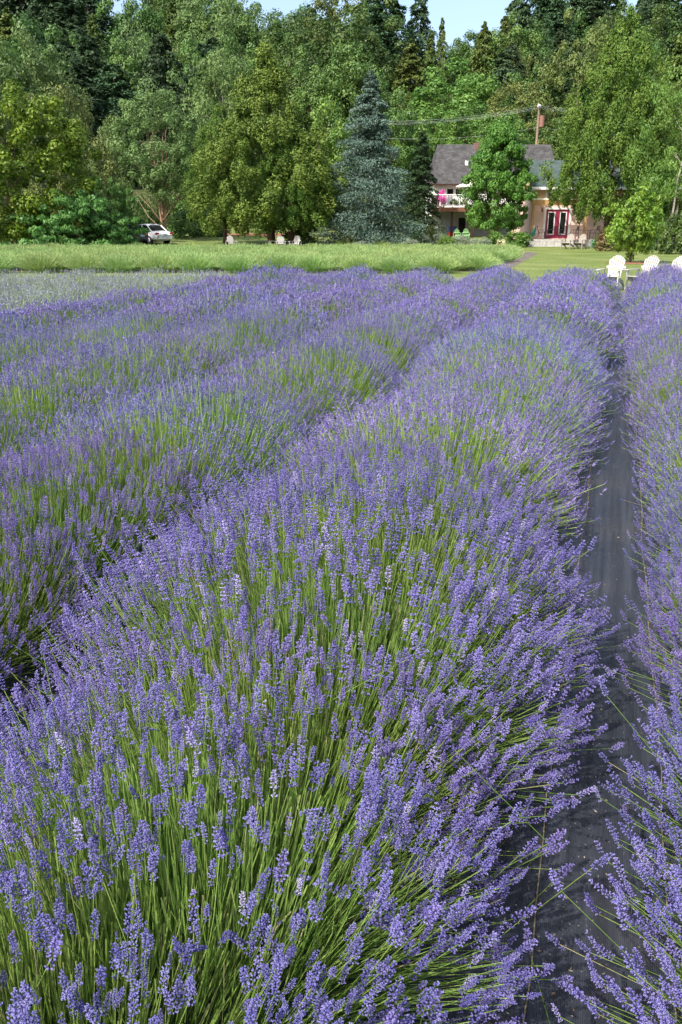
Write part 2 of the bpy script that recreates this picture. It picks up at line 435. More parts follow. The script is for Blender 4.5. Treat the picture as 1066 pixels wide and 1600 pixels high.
# ------------------------------------------------------------------ lavender
def spike_hi(r, pale=False):
    """one flower spike, base at origin, pointing +Z: whorls of small buds and open florets"""
    V, F, T = [], [], []
    Ls = r.uniform(.045, .075); nw = int(r.integers(5, 8)); k = 0
    zs = list(np.linspace(.0, Ls, nw))
    if r.random() < .7: zs = [-r.uniform(.018, .03)] + zs
    for i, z in enumerate(zs):
        t = (i + .5) / len(zs)
        nb = 6 if t < .85 else 4
        rad_ = .0065 * (1.0 if t < .75 else 1.25 - t) * r.uniform(.85, 1.15)
        a0 = r.uniform(0, 6.28)
        for j in range(nb):
            a = a0 + 6.283 * j / nb + r.uniform(-.25, .25)
            up = r.uniform(.35, .9) + (t > .85) * .8
            d = np.array([math.cos(a), math.sin(a), up]); d /= np.linalg.norm(d)
            ln = r.uniform(.0075, .0105) * (1 if t < .8 else .8); w = r.uniform(.0022, .0032)
            b0 = np.array([math.cos(a), math.sin(a), 0]) * rad_ * .35 + np.array([0, 0, z + r.normal(0, .0016)])
            side = unit(np.cross(d, np.array([0, 0, 1.0]))); nn = np.cross(side, d)
            m_ = b0 + d * ln * .55; e = b0 + d * ln
            tt = r.uniform(.0, .45)
            V += [b0, m_ + side * w, m_ + nn * w, m_ - side * w, m_ - nn * w, e]
            T += [tt * .6, tt, tt, tt, tt, tt + .15]
            for q in range(4):
                F += [(k, k + 1 + q, k + 1 + (q + 1) % 4), (k + 5, k + 1 + (q + 1) % 4, k + 1 + q)]
            k += 6
            if r.random() < .38:                      # open floret: two crossed little petals
                tt = r.uniform(.5, 1.0); s1 = r.uniform(.0026, .0040)
                for ax in (side, nn):
                    V += [e - ax * s1, e + d * s1 * .5 - ax * s1 * .3, e + ax * s1, e - d * s1 * .5 + ax * .3 * s1]
                    T += [tt] * 4
                    F += [(k, k + 1, k + 2), (k, k + 2, k + 3)]
                    k += 4
    return np.array(V), np.array(F), np.array(T)
def spike_mid(r):
    V, F, T = [], [], []
    Ls = r.uniform(.04, .065); k = 0
    zs = [Ls * (i / 26) + r.normal(0, .003) for i in range(26)] + ([-.024 + r.normal(0, .002) for _ in range(5)] if r.random() < .6 else [])
    for z in zs:
        a = r.uniform(0, 6.283); fat = 1 - .45 * max(0, z / Ls) ** 2
        d = np.array([math.cos(a), math.sin(a), r.uniform(.2, 1.1)]); d /= np.linalg.norm(d)
        ln = r.uniform(.008, .0125) * fat; w = ln * .40
        side = unit(np.cross(d, r.normal(size=3)))
        b0 = np.array([0, 0, z]); m_ = b0 + d * ln * .6; e = b0 + d * ln
        tt = r.random() ** 1.5
        V += [b0, m_ + side * w, e, m_ - side * w]; T += [tt * .6, tt, tt, tt]
        F += [(k, k + 1, k + 2), (k, k + 2, k + 3)]; k += 4
    return np.array(V), np.array(F), np.array(T)
def spike_low(r):
    V, F, T = [], [], []
    Ls = r.uniform(.05, .08); k = 0
    for z in np.linspace(0, Ls, 4):
        for j in range(2):
            d = unit(r.normal(size=3) + np.array([0, 0, .4])); side = unit(np.cross(d, r.normal(size=3)))
            c = np.array([0, 0, z]); s1, s2 = r.uniform(.010, .015), r.uniform(.006, .009)
            tt = r.random() ** 1.4
            V += [c - d * s1, c + side * s2, c + d * s1, c - side * s2]; T += [tt] * 4
            F += [(k, k + 1, k + 2), (k, k + 2, k + 3)]; k += 4
    return np.array(V), np.array(F), np.array(T)
PR = np.random.default_rng(11)
SP = {'hi': [spike_hi(PR) for _ in range(8)], 'mid': [spike_mid(PR) for _ in range(8)], 'low': [spike_low(PR) for _ in range(8)]}

def plant_stalks(r, n, Rh, Rz, z0):
    """round bush: foot, tip, flower axis"""
    u = r.random(n)
    ct = 1 - u * (1 - math.cos(rad(77)))
    th = np.arccos(ct); ph = r.uniform(0, 2 * np.pi, n)
    rr = r.normal(1.0, .085, n).clip(.72, 1.2)
    tip = np.stack([np.sin(th) * np.cos(ph) * Rh * rr, np.sin(th) * np.sin(ph) * Rh * rr, z0 + Rz * np.cos(th) * rr], -1)
    foot = tip * np.array([.45, .45, .30]) + r.normal(0, .03, (n, 3)); foot[:, 2] = np.abs(foot[:, 2]) * .8 + .04
    d = unit(tip - foot)
    return foot, tip, unit(d * .8 + np.array([0, 0, .5]) + r.normal(0, .16, (n, 3)))
def hedge_stalks(r, n, Rh, Rz, z0, ly=.40, edge=.60):
    """one plant of a hedge-like row: rounded across (x), merging with its neighbours along y"""
    th = np.arcsin(r.uniform(-1, 1, n) * math.sin(rad(80)) * .55 + r.uniform(-1, 1, n) * math.sin(rad(80)) * .45)
    th = np.where(r.random(n) < edge, np.sign(r.normal(size=n)) * rad(1) * r.uniform(34, 86, n), th)
    y = np.clip(r.normal(0, .55, n), -1.1, 1.1) * ly
    bump = 1 - .13 * (y / ly) ** 2
    rr = r.normal(1.0, .07, n).clip(.74, 1.18) * bump
    stray = r.random(n) < .05; rr[stray] *= r.uniform(1.05, 1.18, stray.sum())
    tip = np.stack([np.sin(th) * Rh * rr, y * rr, z0 + Rz * np.cos(th) * rr], -1)
    k = .80 - .34 * np.abs(np.sin(th))[:, None] ** 1.5
    foot = tip * np.concatenate([k, k * 0 + .8, k * 0 + .30], 1) + r.normal(0, .025, (n, 3)); foot[:, 2] = np.abs(foot[:, 2]) * .7 + .03
    d = unit(tip - foot)
    ax = unit(d * .62 + np.array([0, 0, .62]) + r.normal(0, .15, (n, 3)))
    nod = r.random(n) < .10                                  # a few nodding heads
    ax[nod] = unit(ax[nod] + r.normal(0, .8, (nod.sum(), 3)))
    return foot, tip, ax
def stem_mesh(foot, tip, ax, w, r, nseg=3, faces=3):
    """curved thin stems: three sided near the camera, a flat ribbon far away"""
    n = len(foot); ts = np.linspace(0, 1, nseg + 1); ln = np.linalg.norm(tip - foot, axis=1, keepdims=True)
    mid = (foot + tip) / 2 + (unit(tip - foot) * .5 - ax * .5) * ln * .28 + np.array([0, 0, .02])
    P_ = np.stack([(1 - t) ** 2 * foot + 2 * t * (1 - t) * mid + t * t * tip for t in ts], 1)
    d = unit(tip - foot); s1 = unit(np.cross(d, rdir(n, r))); s2 = np.cross(d, s1)
    offs = [s1, -s1] if faces == 2 else [s1, -.5 * s1 + .866 * s2, -.5 * s1 - .866 * s2]
    V = np.stack([P_ + o[:, None, :] * w for o in offs], 2)         # n, seg+1, k, 3
    k = len(offs); T = (r.random(n) * .62 + (r.random(n) < .05) * .9)[:, None, None] + .38 * ts[None, :, None] ** 1.5; T = np.broadcast_to(T, (n, nseg + 1, k)).reshape(-1)
    base = (np.arange(n) * (nseg + 1) * k)[:, None]
    F = []
    for s_ in range(nseg):
        for q in (range(1) if k == 2 else range(k)):
            q2 = (q + 1) % k
            F.append(base + np.array([[s_ * k + q, s_ * k + q2, (s_ + 1) * k + q2, (s_ + 1) * k + q]]))
    return V.reshape(-1, 3), np.concatenate(F), T
def place_spikes(lod, tip, ax, r, scale=1.0):
    V, F, T, k = [], [], [], 0
    z = ax; x = unit(np.cross(z, rdir(len(z), r))); y = np.cross(z, x)
    sc = r.uniform(.68, 1.28, len(z)) * scale; dt = r.normal(0, .14, len(z)); pick = r.integers(0, len(SP[lod]), len(z))
    for i in range(len(z)):
        v, f, t = SP[lod][pick[i]]
        R = np.stack([x[i], y[i], z[i]], 0)
        V.append(v @ R * sc[i] + tip[i]); F.append(f + k); k += len(v); T.append(t + dt[i] + (r.uniform(.5, 1.1) if r.random() < .035 else 0))
    return np.concatenate(V), np.concatenate(F), np.concatenate(T).clip(0, 1.9)
def foliage(r, n, Rh, Rz, ln, w):
    """narrow upright leaves in the lower part of the dome"""
    th = np.arccos(1 - r.random(n) * .95); ph = r.uniform(0, 2 * np.pi, n); rr = r.random(n) ** .5
    d = np.stack([np.sin(th) * np.cos(ph), np.sin(th) * np.sin(ph), np.cos(th)], -1)
    c = d * rr[:, None] * np.array([Rh, Rh, Rz]); c[:, 2] = np.abs(c[:, 2]) + .03
    u = unit(d + np.array([0, 0, .7]) + r.normal(0, .4, (n, 3)))
    return leaves(c, u, rdir(n, r), r.uniform(.6, 1.4, n) * ln, w * r.uniform(.7, 1.3, n), r.random(n) * .6)
def make_plant(lod, seed, fl, st, pale=False):
    r = np.random.default_rng(seed)
    n = {'hi': 880, 'mid': 1500, 'low': 1350}[lod]
    if pale: n = 560
    Rh, Rz, z0 = .69, .585, .12
    foot, tip, ax = hedge_stalks(r, n, Rh, Rz, z0)
    f2, t2, a2 = hedge_stalks(r, {'hi': 1700, 'mid': 800, 'low': 340}[lod], Rh * .82, Rz * (.74 if lod == 'hi' else .60), z0, .40, .05)       # leafy shoots without flowers
    if lod == 'hi':
        parts = [stem_mesh(foot, tip, ax, .0011, r, 3, 3), stem_mesh(f2, t2, a2, .0014, r, 3, 2), foliage(r, 1800, .6, .36, .055, .0045)]
    elif lod == 'mid':
        parts = [stem_mesh(foot, tip, ax, .0013, r, 2, 2), stem_mesh(f2, t2, a2, .0017, r, 2, 2), foliage(r, 600, .6, .36, .08, .008)]
    else:
        parts = [stem_mesh(foot, tip, ax, .0020, r, 1, 2), stem_mesh(f2, t2, a2, .003, r, 1, 2), foliage(r, 260, .6, .36, .13, .014)]
    fol = npmesh('lavender_plant', *merge(parts), M[st])
    sv, sf, stt = place_spikes(lod, tip, ax, r, {'hi': .72, 'mid': .70, 'low': .72}[lod])
    flw = npmesh('flower_spikes', sv, sf, stt, M[fl])
    return fol, flw
VAR = {('hi', 0): [make_plant('hi', 100 + i, 'flower', 'stem') for i in range(3)],
       ('mid', 0): [make_plant('mid', 200 + i, 'flower', 'stem') for i in range(5)],
       ('low', 0): [make_plant('low', 300 + i, 'flower', 'stem') for i in range(5)],
       ('low', 1): [make_plant('low', 400 + i, 'flower_pale', 'stem_pale', True) for i in range(4)]}
STALKS = []
for i in range(8):                                  # single stalks that can be picked out near the camera
    r = np.random.default_rng(500 + i)
    v, f, t = SP['hi'][i]
    fo = np.array([[r.normal(0, .03), r.normal(0, .03), -.34]])
    sv, sf, st = stem_mesh(fo, np.array([[0, 0, 0.]]), np.array([[0, 0, 1.]]), .0013, r, 4, 3)
    sf3 = np.concatenate([sf[:, [0, 1, 2]], sf[:, [0, 2, 3]]])
    STALKS.append(npmesh('flower_stalk', np.concatenate([v, sv]), np.concatenate([f, sf3 + len(v)]), np.concatenate([t, st]),
                         [M['flower'], M['stem']], np.concatenate([np.zeros(len(f)), np.ones(len(sf3))])))
MAIN_NAMES = ['purple lavender row directly left of the black path, nearest the camera',
              'second purple lavender row left of the black path',
              'third purple lavender row left of the black path',
              'fourth purple lavender row left of the black path',
              'fifth purple lavender row left of the path, beside the pale rows']
PALE_NAMES = ['pale greyish lavender row next to the last deep purple row', 'second pale greyish lavender row counted from the purple rows',
              'third pale greyish lavender row counted from the purple rows', 'fourth pale greyish lavender row counted from the purple rows',
              'outermost pale greyish lavender row at the far left']
PITCH_ROW = 1.50
rr = np.random.default_rng(5)
def lavender_row(x0, label, pale, group, wide=1.0):
    y0 = max(-.75, .84 * abs(x0) - 2.0)
    root = empty('lavender_row', (x0, y0, 0), 0, label, 'lavender row', group)
    y = y0; k = 0
    while y < row_end(x0) - .55:
        dist = math.hypot(x0, y)
        lod = 'hi' if dist < 4.4 and not pale else ('mid' if dist < 10.5 and not pale else 'low')
        vs = VAR[(lod, 1 if pale else 0)]
        fol, flw = vs[int(rr.integers(0, len(vs)))]
        p = link('lavender_plant', fol, root, (rr.normal(0, .035) + (.08 * float(smooth(2.6, 1.3, y)) if wide > 1 else 0), y - y0 + rr.normal(0, .04), 0))
        p.rotation_euler = (0, 0, (math.pi if rr.random() < .5 else 0) + rr.normal(0, .12))
        s = rr.normal(1.0, .06)
        p.scale = (s * rr.uniform(.97, 1.08), s, s * rr.uniform(.95, 1.08))
        q = link('flower_spikes', flw, p); q['kind'] = 'stuff'
        y += rr.uniform(.46, .60)
    root.scale = (wide, 1, 1)
    return root
ROWS = []
for i, lab in enumerate(MAIN_NAMES):
    ROWS.append(lavender_row(-.93 - (.15 if i else 0) - PITCH_ROW * i, lab, False, 'purple lavender rows', 1.20 if i == 0 else 1.0))
for i, lab in enumerate(PALE_NAMES):
    ROWS.append(lavender_row(-1.08 - PITCH_ROW * (5 + i), lab, True, 'pale lavender rows'))
ROWB = lavender_row(1.01, 'purple lavender row right of the black path, with the white chairs beyond its end', False, 'purple lavender rows')
# single flower stalks: the nearest of the two rows beside the path
def single_stalks(root, n, y_range, wide):
    r = np.random.default_rng(900 + n)
    foot, tip, ax = hedge_stalks(r, n, .74 * wide, .58, .12)
    for i in range(n):
        yy = r.uniform(*y_range)
        t = Vector((tip[i, 0] / wide + (.08 * float(smooth(2.6, 1.3, yy)) if wide > 1 else 0), yy - root.location.y, tip[i, 2]))
        o = link('flower_stalk', STALKS[int(r.integers(0, len(STALKS)))], root, t)
        o.rotation_euler = Vector(ax[i]).to_track_quat('Z', 'Y').to_euler()
        o.rotation_euler.rotate_axis('Z', r.uniform(0, 6.28))
        s = r.uniform(.62, .98); o.scale = (s, s, s)
single_stalks(ROWS[0], 290, (.3, 2.8), 1.05)
single_stalks(ROWB, 220, (.4, 3.4), .94)

# ------------------------------------------------------------------ green rows beyond the purple field
def make_green(seed, n, w, nf):
    r = np.random.default_rng(seed)
    foot, tip, ax = plant_stalks(r, n, .80, .44, .08)
    tip += ax * .03
    parts = [stem_mesh(foot, tip, ax, w, r, 2, 2)]
    # pale unopened bud at every tip
    nb = len(tip)
    lv = leaves(tip, ax, rdir(nb, r), r.uniform(.05, .09, nb), .018, r.uniform(.6, 1.0, nb))
    parts.append(lv)
    parts.append(foliage(r, nf, .62, .40, .16, .02))
    return npmesh('green_lavender_bush', *merge(parts), M['greenrow'])
GV = [make_green(600 + i, 900, .0036, 500) for i in range(4)]
GL = [make_green(650 + i, 420, .007, 240) for i in range(3)]
gx = np.random.default_rng(21)
spots = np.arange(-14.4, 5.1, 1.5)
nms = len(spots)
ordw = ['first', 'second', 'third', 'fourth', 'fifth', 'sixth', 'seventh', 'eighth', 'ninth', 'tenth', 'eleventh', 'twelfth', 'thirteenth', 'fourteenth', 'fifteenth']
for i, r_ in enumerate(spots):
    p = fr(31.4 + gx.normal(0, .25), r_ + gx.normal(0, .1))
    o = link('green_lavender_bush', GV[i % 4], None, (p.x, p.y, 0))
    s = gx.uniform(.98, 1.12); o.scale = (s, s, s * gx.uniform(1.08, 1.2)); o.rotation_euler = (0, 0, gx.uniform(0, 6))
    k = nms - 1 - i
    lab = ('rightmost green unbloomed lavender bush in the front green row, by the lawn' if k == 0 else
           '%s green unbloomed lavender bush from the lawn end of the front green row' % ordw[k])
    tag(o, lab, 'lavender bush', 'green bushes of the front row')
def field_edge(f): return 5.5 + (f - 31) * .30
k = 0
for f in np.arange(33.0, 53.0, 1.55):
    x1 = field_edge(f) - .4; x0 = -1.5 - f * .425
    c = fr(f, (x0 + x1) / 2)
    lab = ['green lavender row directly behind the front green bushes', 'second green lavender row behind the front bushes', 'third green lavender row behind the front bushes']
    far = f > 51.0
    label = lab[k] if k < 3 else ('farthest green lavender row, in front of the small white chair backs' if far else
             '%s green lavender row counted back from the front bushes' % (['fourth', 'fifth', 'sixth', 'seventh', 'eighth', 'ninth', 'tenth', 'eleventh', 'twelfth', 'thirteenth', 'fourteenth', 'fifteenth', 'sixteenth', 'seventeenth', 'eighteenth', 'nineteenth', 'twentieth'][k - 3]))
    root = empty('green_lavender_row', c, rad(YAW), label, 'lavender row', 'green lavender rows')
    r_ = x0
    while r_ < x1:
        o = link('green_lavender_bush', (GV if f < 36 else GL)[int(gx.integers(0, 3))], root, (r_ - (x0 + x1) / 2, gx.normal(0, .12), 0))
        s = gx.uniform(.88, 1.1); o.scale = (s * 1.1, s * 1.1, s); o.rotation_euler = (0, 0, gx.uniform(0, 6))
        r_ += gx.uniform(.95, 1.25)
    k += 1

# ------------------------------------------------------------------ trees
def clump_crown(r, shape, n_clump, n_leaf, leaf, clump_r, droop=0.0, flat=1.0, out=1.15):
    """shape(k, r) -> k clump centres in a unit-height crown; leaves gather on the clumps"""
    cc = shape(n_clump, r)
    cr = clump_r * r.uniform(.55, 1.35, n_clump)
    which = r.integers(0, n_clump, n_leaf)
    d = rdir(n_leaf, r); d[:, 2] = d[:, 2] * .8 + .15; d = unit(d)
    rr_ = r.random(n_leaf) ** .28
    c = cc[which] + d * (cr[which] * rr_)[:, None] * np.array([1, 1, flat])
    nrm = unit(d * out + r.normal(0, .42, (n_leaf, 3)) + np.array([0, 0, .3]))
    u = unit(np.cross(nrm, rdir(n_leaf, r)) + np.array([0, 0, -droop]))
    ct = r.normal(0, .16, n_clump)[which]
    return leaves(c, u, nrm, leaf * r.uniform(.7, 1.4, n_leaf), leaf * (.38 if droop > .85 else .62) * r.uniform(.7, 1.3, n_leaf), (r.random(n_leaf) * .7 + .15 + ct).clip(0, 1))
def ellipsoid_shape(z0, z1, wx, irregular=.2, lo=.55):
    def f(k, r):
        d = rdir(k, r); q = lo + (1 - lo) * r.random(k) ** .5
        ph = np.arctan2(d[:, 1], d[:, 0]); az = 1 + irregular * np.sin(2 * ph + r.uniform(0, 6)) * .6 + irregular * r.normal(0, .5, k)
        c = d * (q * az)[:, None]
        zz = (z0 + z1) / 2 + c[:, 2] * (z1 - z0) / 2
        return np.stack([c[:, 0] * wx, c[:, 1] * wx, zz], -1)
    return f
def cone_shape(z0, z1, wx, power=.8, lo=.5):
    def f(k, r):
        t = r.random(k) ** 1.35
        rr_ = wx * (1 - t) ** power * (lo + (1 - lo) * r.random(k)) * r.uniform(.75, 1.15, k)
        a = r.uniform(0, 6.283, k)
        return np.stack([rr_ * np.cos(a), rr_ * np.sin(a), z0 + (z1 - z0) * t], -1)
    return f
def conifer_crown(r, z0, wx, nb, per, leaf_l, leaf_w, rise, droop, hang, power=.85, base_in=0.0, flare=.12, rough=.22):
    """branches off a straight stem, sprays of foliage along each; unit height"""
    t = (np.arange(nb) + r.random(nb)) / nb
    t = t ** 1.15
    z = z0 + (1.0 - z0) * t
    prof = (1 - t) ** power * (1 - flare * np.exp(-t * 9)) * np.clip(r.normal(.95, rough, nb), .4, 1.45)
    ln = wx * prof + .012
    a = np.arange(nb) * 2.39996 + r.normal(0, .4, nb)
    which = np.repeat(np.arange(nb), per)
    s = r.random(len(which)) ** .6                      # more foliage towards the branch tips
    s = base_in + (1 - base_in) * s
    R_ = ln[which] * s
    dirx, diry = np.cos(a)[which], np.sin(a)[which]
    lat = r.normal(0, 1, len(which)) * ln[which] * (.10 + .16 * (1 - s)) * 1.2
    zz = z[which] + rise * R_ - droop * R_ * s * 1.0 - np.abs(r.normal(0, hang, len(which))) * ln[which] * (.3 + .7 * s)
    c = np.stack([dirx * R_ - diry * lat, diry * R_ + dirx * lat, zz], -1)
    k = len(c)
    outd = np.stack([dirx, diry, np.zeros(k)], -1)
    u = unit(outd * .9 + np.array([0, 0, rise - 1.6 * droop]) + r.normal(0, .7, (k, 3)))
    nrm = unit(outd * .55 + np.array([0, 0, .6]) + r.normal(0, .6, (k, 3)))
    bt = r.normal(0, .13, nb)[which]
    return leaves(c, u, nrm, leaf_l * r.uniform(.6, 1.4, k), leaf_w * r.uniform(.7, 1.3, k), (.12 + .55 * r.random(k) + .3 * s * r.random(k) + bt).clip(0, 1))
def profile_shape(z0, z1, ts, ws, inner=.55, rag=.12):
    def f(k, r):
        tt = np.linspace(0, 1, 200); p = np.interp(tt, ts, ws); cdf = np.cumsum(p + .03); cdf /= cdf[-1]
        t = np.interp(r.random(k), cdf, tt)
        w = np.interp(t, ts, ws) * (inner + (1 - inner) * r.random(k) ** .5) * np.clip(r.normal(1, rag, k), .6, 1.35)
        a = r.uniform(0, 6.283, k)
        return np.stack([w * np.cos(a), w * np.sin(a), z0 + (z1 - z0) * t], -1)
    return f
def lobed_conifer(r, shape, n_clump, n_leaf, ll, lw, cr, tall=1.05):
    cc = shape(n_clump, r); c_r = cr * r.uniform(.5, 1.4, n_clump)
    which = r.integers(0, n_clump, n_leaf)
    outd = unit(cc * np.array([1, 1, 0]) + 1e-4)[which]
    d = rdir(n_leaf, r); q = r.random(n_leaf) ** .35
    rel = d * (q * c_r[which])[:, None] * np.array([1, 1, tall])
    rel = rel + outd * (-rel[:, 2:3] * .35)                     # lobes swing outward as they hang
    rel[:, 2] -= .02 * r.random(n_leaf)
    taper = 1 - .45 * np.clip(-rel[:, 2] / (c_r[which] * tall), 0, 1)
    rel[:, :2] *= taper[:, None]
    c = cc[which] + rel
    u = unit(outd * .8 + np.array([0, 0, -.25]) + r.normal(0, .8, (n_leaf, 3)))
    nrm = unit(d * 1.1 + outd * .4 + np.array([0, 0, .4]) + r.normal(0, .35, (n_leaf, 3)))
    ct = r.normal(0, .15, n_clump)[which]
    return leaves(c, u, nrm, ll * r.uniform(.6, 1.5, n_leaf), lw * r.uniform(.7, 1.3, n_leaf), (.15 + .6 * r.random(n_leaf) + ct).clip(0, 1))
def trunk_mesh(h, r0, limbs, r, seg=8, spread=.3, z_from=.3, bark=None, wob=.01, multi=1):
    mb = MB()
    for m_ in range(multi):
        a0 = r.uniform(0, 6.28); ln = .0 if multi == 1 else .09
        pts = [(math.cos(a0) * ln * t + r.normal(0, wob) * t, math.sin(a0) * ln * t + r.normal(0, wob) * t, h * t) for t in np.linspace(0, 1, 8)]
        pts[0] = (pts[0][0], pts[0][1], -.01)
        mb.tube(pts, [r0 / multi ** .4 * (1.25 if i == 0 else 1) * (1 - .85 * i / 7) for i in range(8)], seg)
        for k_ in range(limbs):
            t = z_from + (1 - z_from) * (k_ + r.random()) / limbs * .9
            i = min(6, int(t * 7)); q = t * 7 - i
            b0 = Vector(pts[i]).lerp(Vector(pts[i + 1]), q); a = r.uniform(0, 6.28)
            d = Vector((math.cos(a), math.sin(a), r.uniform(.5, 1.3))).normalized(); l_ = spread * (1 - t * .5) * r.uniform(.7, 1.2)
            rr_ = r0 * (1 - .85 * t) * .5 / multi ** .4
            mb.tube([b0, b0 + d * l_ * .5 + Vector((0, 0, .01)), b0 + d * l_ + Vector((r.normal(0, .02), r.normal(0, .02), .03))], [rr_, rr_ * .6, rr_ * .2], 5)
    return mb.mesh('trunk', bark or M['bark'], True)

PROTO = {}
def proto(key, crown, trunk, lm):
    PROTO[key] = (npmesh('crown', *crown, lm), trunk)
def R_(s): return np.random.default_rng(s)
def build_protos():
    # far trees (unit height): seen at 100-230 m
    for i in range(2):
        r = R_(1000 + i); proto(('fir', i), conifer_crown(r, .08, .26, 110, 130, .026, .011, .08, .40, .22, .52, .1, .1, .32), trunk_mesh(.97, .016, 0, r, 6, bark=M['bark']), L['fir'])
        r = R_(1010 + i); proto(('tallfir', i), merge([conifer_crown(r, .42, .19, 50, 140, .030, .013, .05, .35, .18, .5, .1, .1, .35)]), trunk_mesh(.97, .014, 0, r, 6, bark=M['bark']), L['fir'])
        r = R_(1020 + i); proto(('cedar_far', i), conifer_crown(r, .04, .22, 95, 120, .028, .013, .15, .5, .2, .66, .1, .15, .3), trunk_mesh(.95, .016, 0, r, 6, bark=M['bark_red']), L['cedar_far'])
        r = R_(1040 + i); proto(('bright', i), clump_crown(r, ellipsoid_shape(.10, .97, .40), 85, 17000, .025, .082), trunk_mesh(.8, .02, 6, r, 6), L['broad_bright'])
        r = R_(1050 + i); proto(('pale', i), clump_crown(r, ellipsoid_shape(.10, .97, .33, .3), 95, 16000, .020, .068, .8), trunk_mesh(.88, .016, 7, r, 6, bark=M['bark_pale']), L['pale'])
        r = R_(1060 + i); proto(('olive', i), clump_crown(r, ellipsoid_shape(.08, .97, .38, .3), 90, 16000, .022, .075, .2), trunk_mesh(.8, .018, 6, r, 6), L['olive'])
    for i in range(3):
        r = R_(1030 + i); proto(('broad', i), clump_crown(r, ellipsoid_shape(.08, .97, .40, .25), 95, 18000, .024, .080), trunk_mesh(.8, .02, 6, r, 6), L['broad'])
    # trees by the garden (unit height, finer leaves)
    r = R_(1100); proto('cedar_a', lobed_conifer(r, profile_shape(.11, .99, [0, .1, .35, .55, .72, .86, .94, 1], [.24, .34, .31, .23, .14, .065, .03, .008], .62, .16), 300, 76000, .0135, .0066, .040, 1.25), trunk_mesh(.62, .022, 0, r, 8, bark=M['bark_red']), L['cedar'])
    r = R_(1101); proto('cedar_b', lobed_conifer(r, profile_shape(.16, .99, [0, .10, .3, .55, .75, .9, 1], [.25, .37, .35, .28, .19, .09, .012], .40, .15), 470, 88000, .0130, .0068, .039, 1.2), trunk_mesh(.45, .021, 0, r, 8, bark=M['bark_red']), L['cedar'])
    r = R_(1102); proto('spruce', conifer_crown(r, .07, .28, 230, 300, .016, .0055, .08, .20, .12, .85, .12, .15, .34), trunk_mesh(.97, .017, 0, r, 8), L['spruce'])
    r = R_(1103); proto('dark_conifer', conifer_crown(r, .03, .24, 120, 130, .026, .010, .0, .3, .1, .7), trunk_mesh(.97, .018, 0, r, 8), L['dark_conifer'])
    r = R_(1104); proto('maple', clump_crown(r, lambda k, r: tier_shape(k, r), 340, 54000, .019, .056, .1, .75), trunk_mesh(.9, .02, 10, r, 8, .25, .2), L['maple'])
    r = R_(1105); proto('yellow', clump_crown(r, ellipsoid_shape(-.08, .98, .46, .12, .6), 280, 52000, .020, .058), trunk_mesh(.75, .016, 8, r, 8), L['yellow'])
    r = R_(1106); proto('broadleaf', clump_crown(r, ellipsoid_shape(.24, .98, .30, .25, .35), 170, 26000, .015, .048), trunk_mesh(.8, .017, 12, r, 8, .26, .08, bark=M['bark_tan'], multi=5), L['pale'])
    r = R_(1107); proto('birch', clump_crown(r, ellipsoid_shape(.12, .98, .27, .3, .3), 110, 15000, .017, .055, 1.0), trunk_mesh(.9, .008, 8, r, 8, .18, .3, bark=M['bark_pale']), L['broad_bright'])
    r = R_(1108); proto('young', clump_crown(r, ellipsoid_shape(.10, .98, .44, .2, .4), 120, 10000, .048, .080, .5), trunk_mesh(.7, .017, 7, r, 7, .3, .2), L['young'])
    # shrubs (unit height)
    def dome(w, lo=.6):
        def f(k, r):
            d = rdir(k, r); d[:, 2] = np.abs(d[:, 2]); q = lo + (1 - lo) * r.random(k)
            return d * q[:, None] * np.array([w, w, .85]) + np.array([0, 0, .05])
        return f
    PROTO['dome'] = dome
    for key, lm, leaf, w, n_ in (('shrub_green', 'broad_bright', .09, .6, 2600), ('shrub_dark', 'broad', .08, .6, 3000), ('shrub_grey', 'gray_green', .07, .65, 2600), ('shrub_yellow', 'yellow', .09, .6, 2600),
                                 ('shrub_red', 'red', .075, .6, 2600), ('shrub_pink', 'pink', .10, .5, 1800), ('shrub_white', 'white_petals', .10, .5, 700), ('shrub_olive', 'olive', .06, .55, 4000), ('hosta', 'broad_bright', .16, .7, 1500)):
        r = R_(1200 + len(PROTO)); proto(key, clump_crown(r, dome(w), 34, n_, leaf, .22), None, L[lm])
    # sumac: arching stems carrying drooping rows of leaflets
    r = R_(1300)
    proto('sumac', clump_crown(r, dome(.85, .45), 170, 17000, .062, .085, .9, .7), trunk_mesh(.7, .02, 8, r, 6, .6, .1, multi=4), L['sumac'])
def tier_shape(k, r):
    t = r.random(k); tz = np.floor(t * 11) / 11 + r.normal(0, .028, k)
    w = .40 * np.sin(np.clip(.20 + tz * .80, 0, 1) * np.pi) ** .8 * (1 - .30 * tz)
    a = r.uniform(0, 6.283, k); q = .45 + .55 * r.random(k) ** .6
    z = .22 + .74 * tz - .06 * q
    return np.stack([np.cos(a) * w * q, np.sin(a) * w * q, z], -1)
build_protos()

_mw = {}
def mesh_w(me):
    if me.name not in _mw:
        v = np.empty(len(me.vertices) * 3, np.float32); me.vertices.foreach_get('co', v)
        _mw[me.name] = 2 * float(np.percentile(np.abs(v[0::3]), 97))
    return _mw[me.name]
def tree(key, px, top, wpx, d, name, label, cat='tree', group=None, wid=None, lift=0.0):
    """a tree whose top shows at (px, top) and that stands d metres ahead; wpx = crown width in the photograph"""
    base = at(px, 375 if d < 90 else 250, d)
    base.z = ground_z(base) + lift
    p_top = at(px, top, d)
    h = p_top.z - base.z
    crown, trunk = PROTO[key]
    bw = wid or mesh_w(crown)
    w = wpx * d / 1290.0 / bw
    root = empty(name, base, random.uniform(0, 6.28), label, cat, group)
    if trunk is not None:
        t = link('trunk', trunk, root); t.scale = ((w + h) / 2, (w + h) / 2, h)
    c = link('crown' if trunk is not None else 'foliage', crown, root); c.scale = (w, w, h)
    return root
HILL = 'trees on the wooded hill'
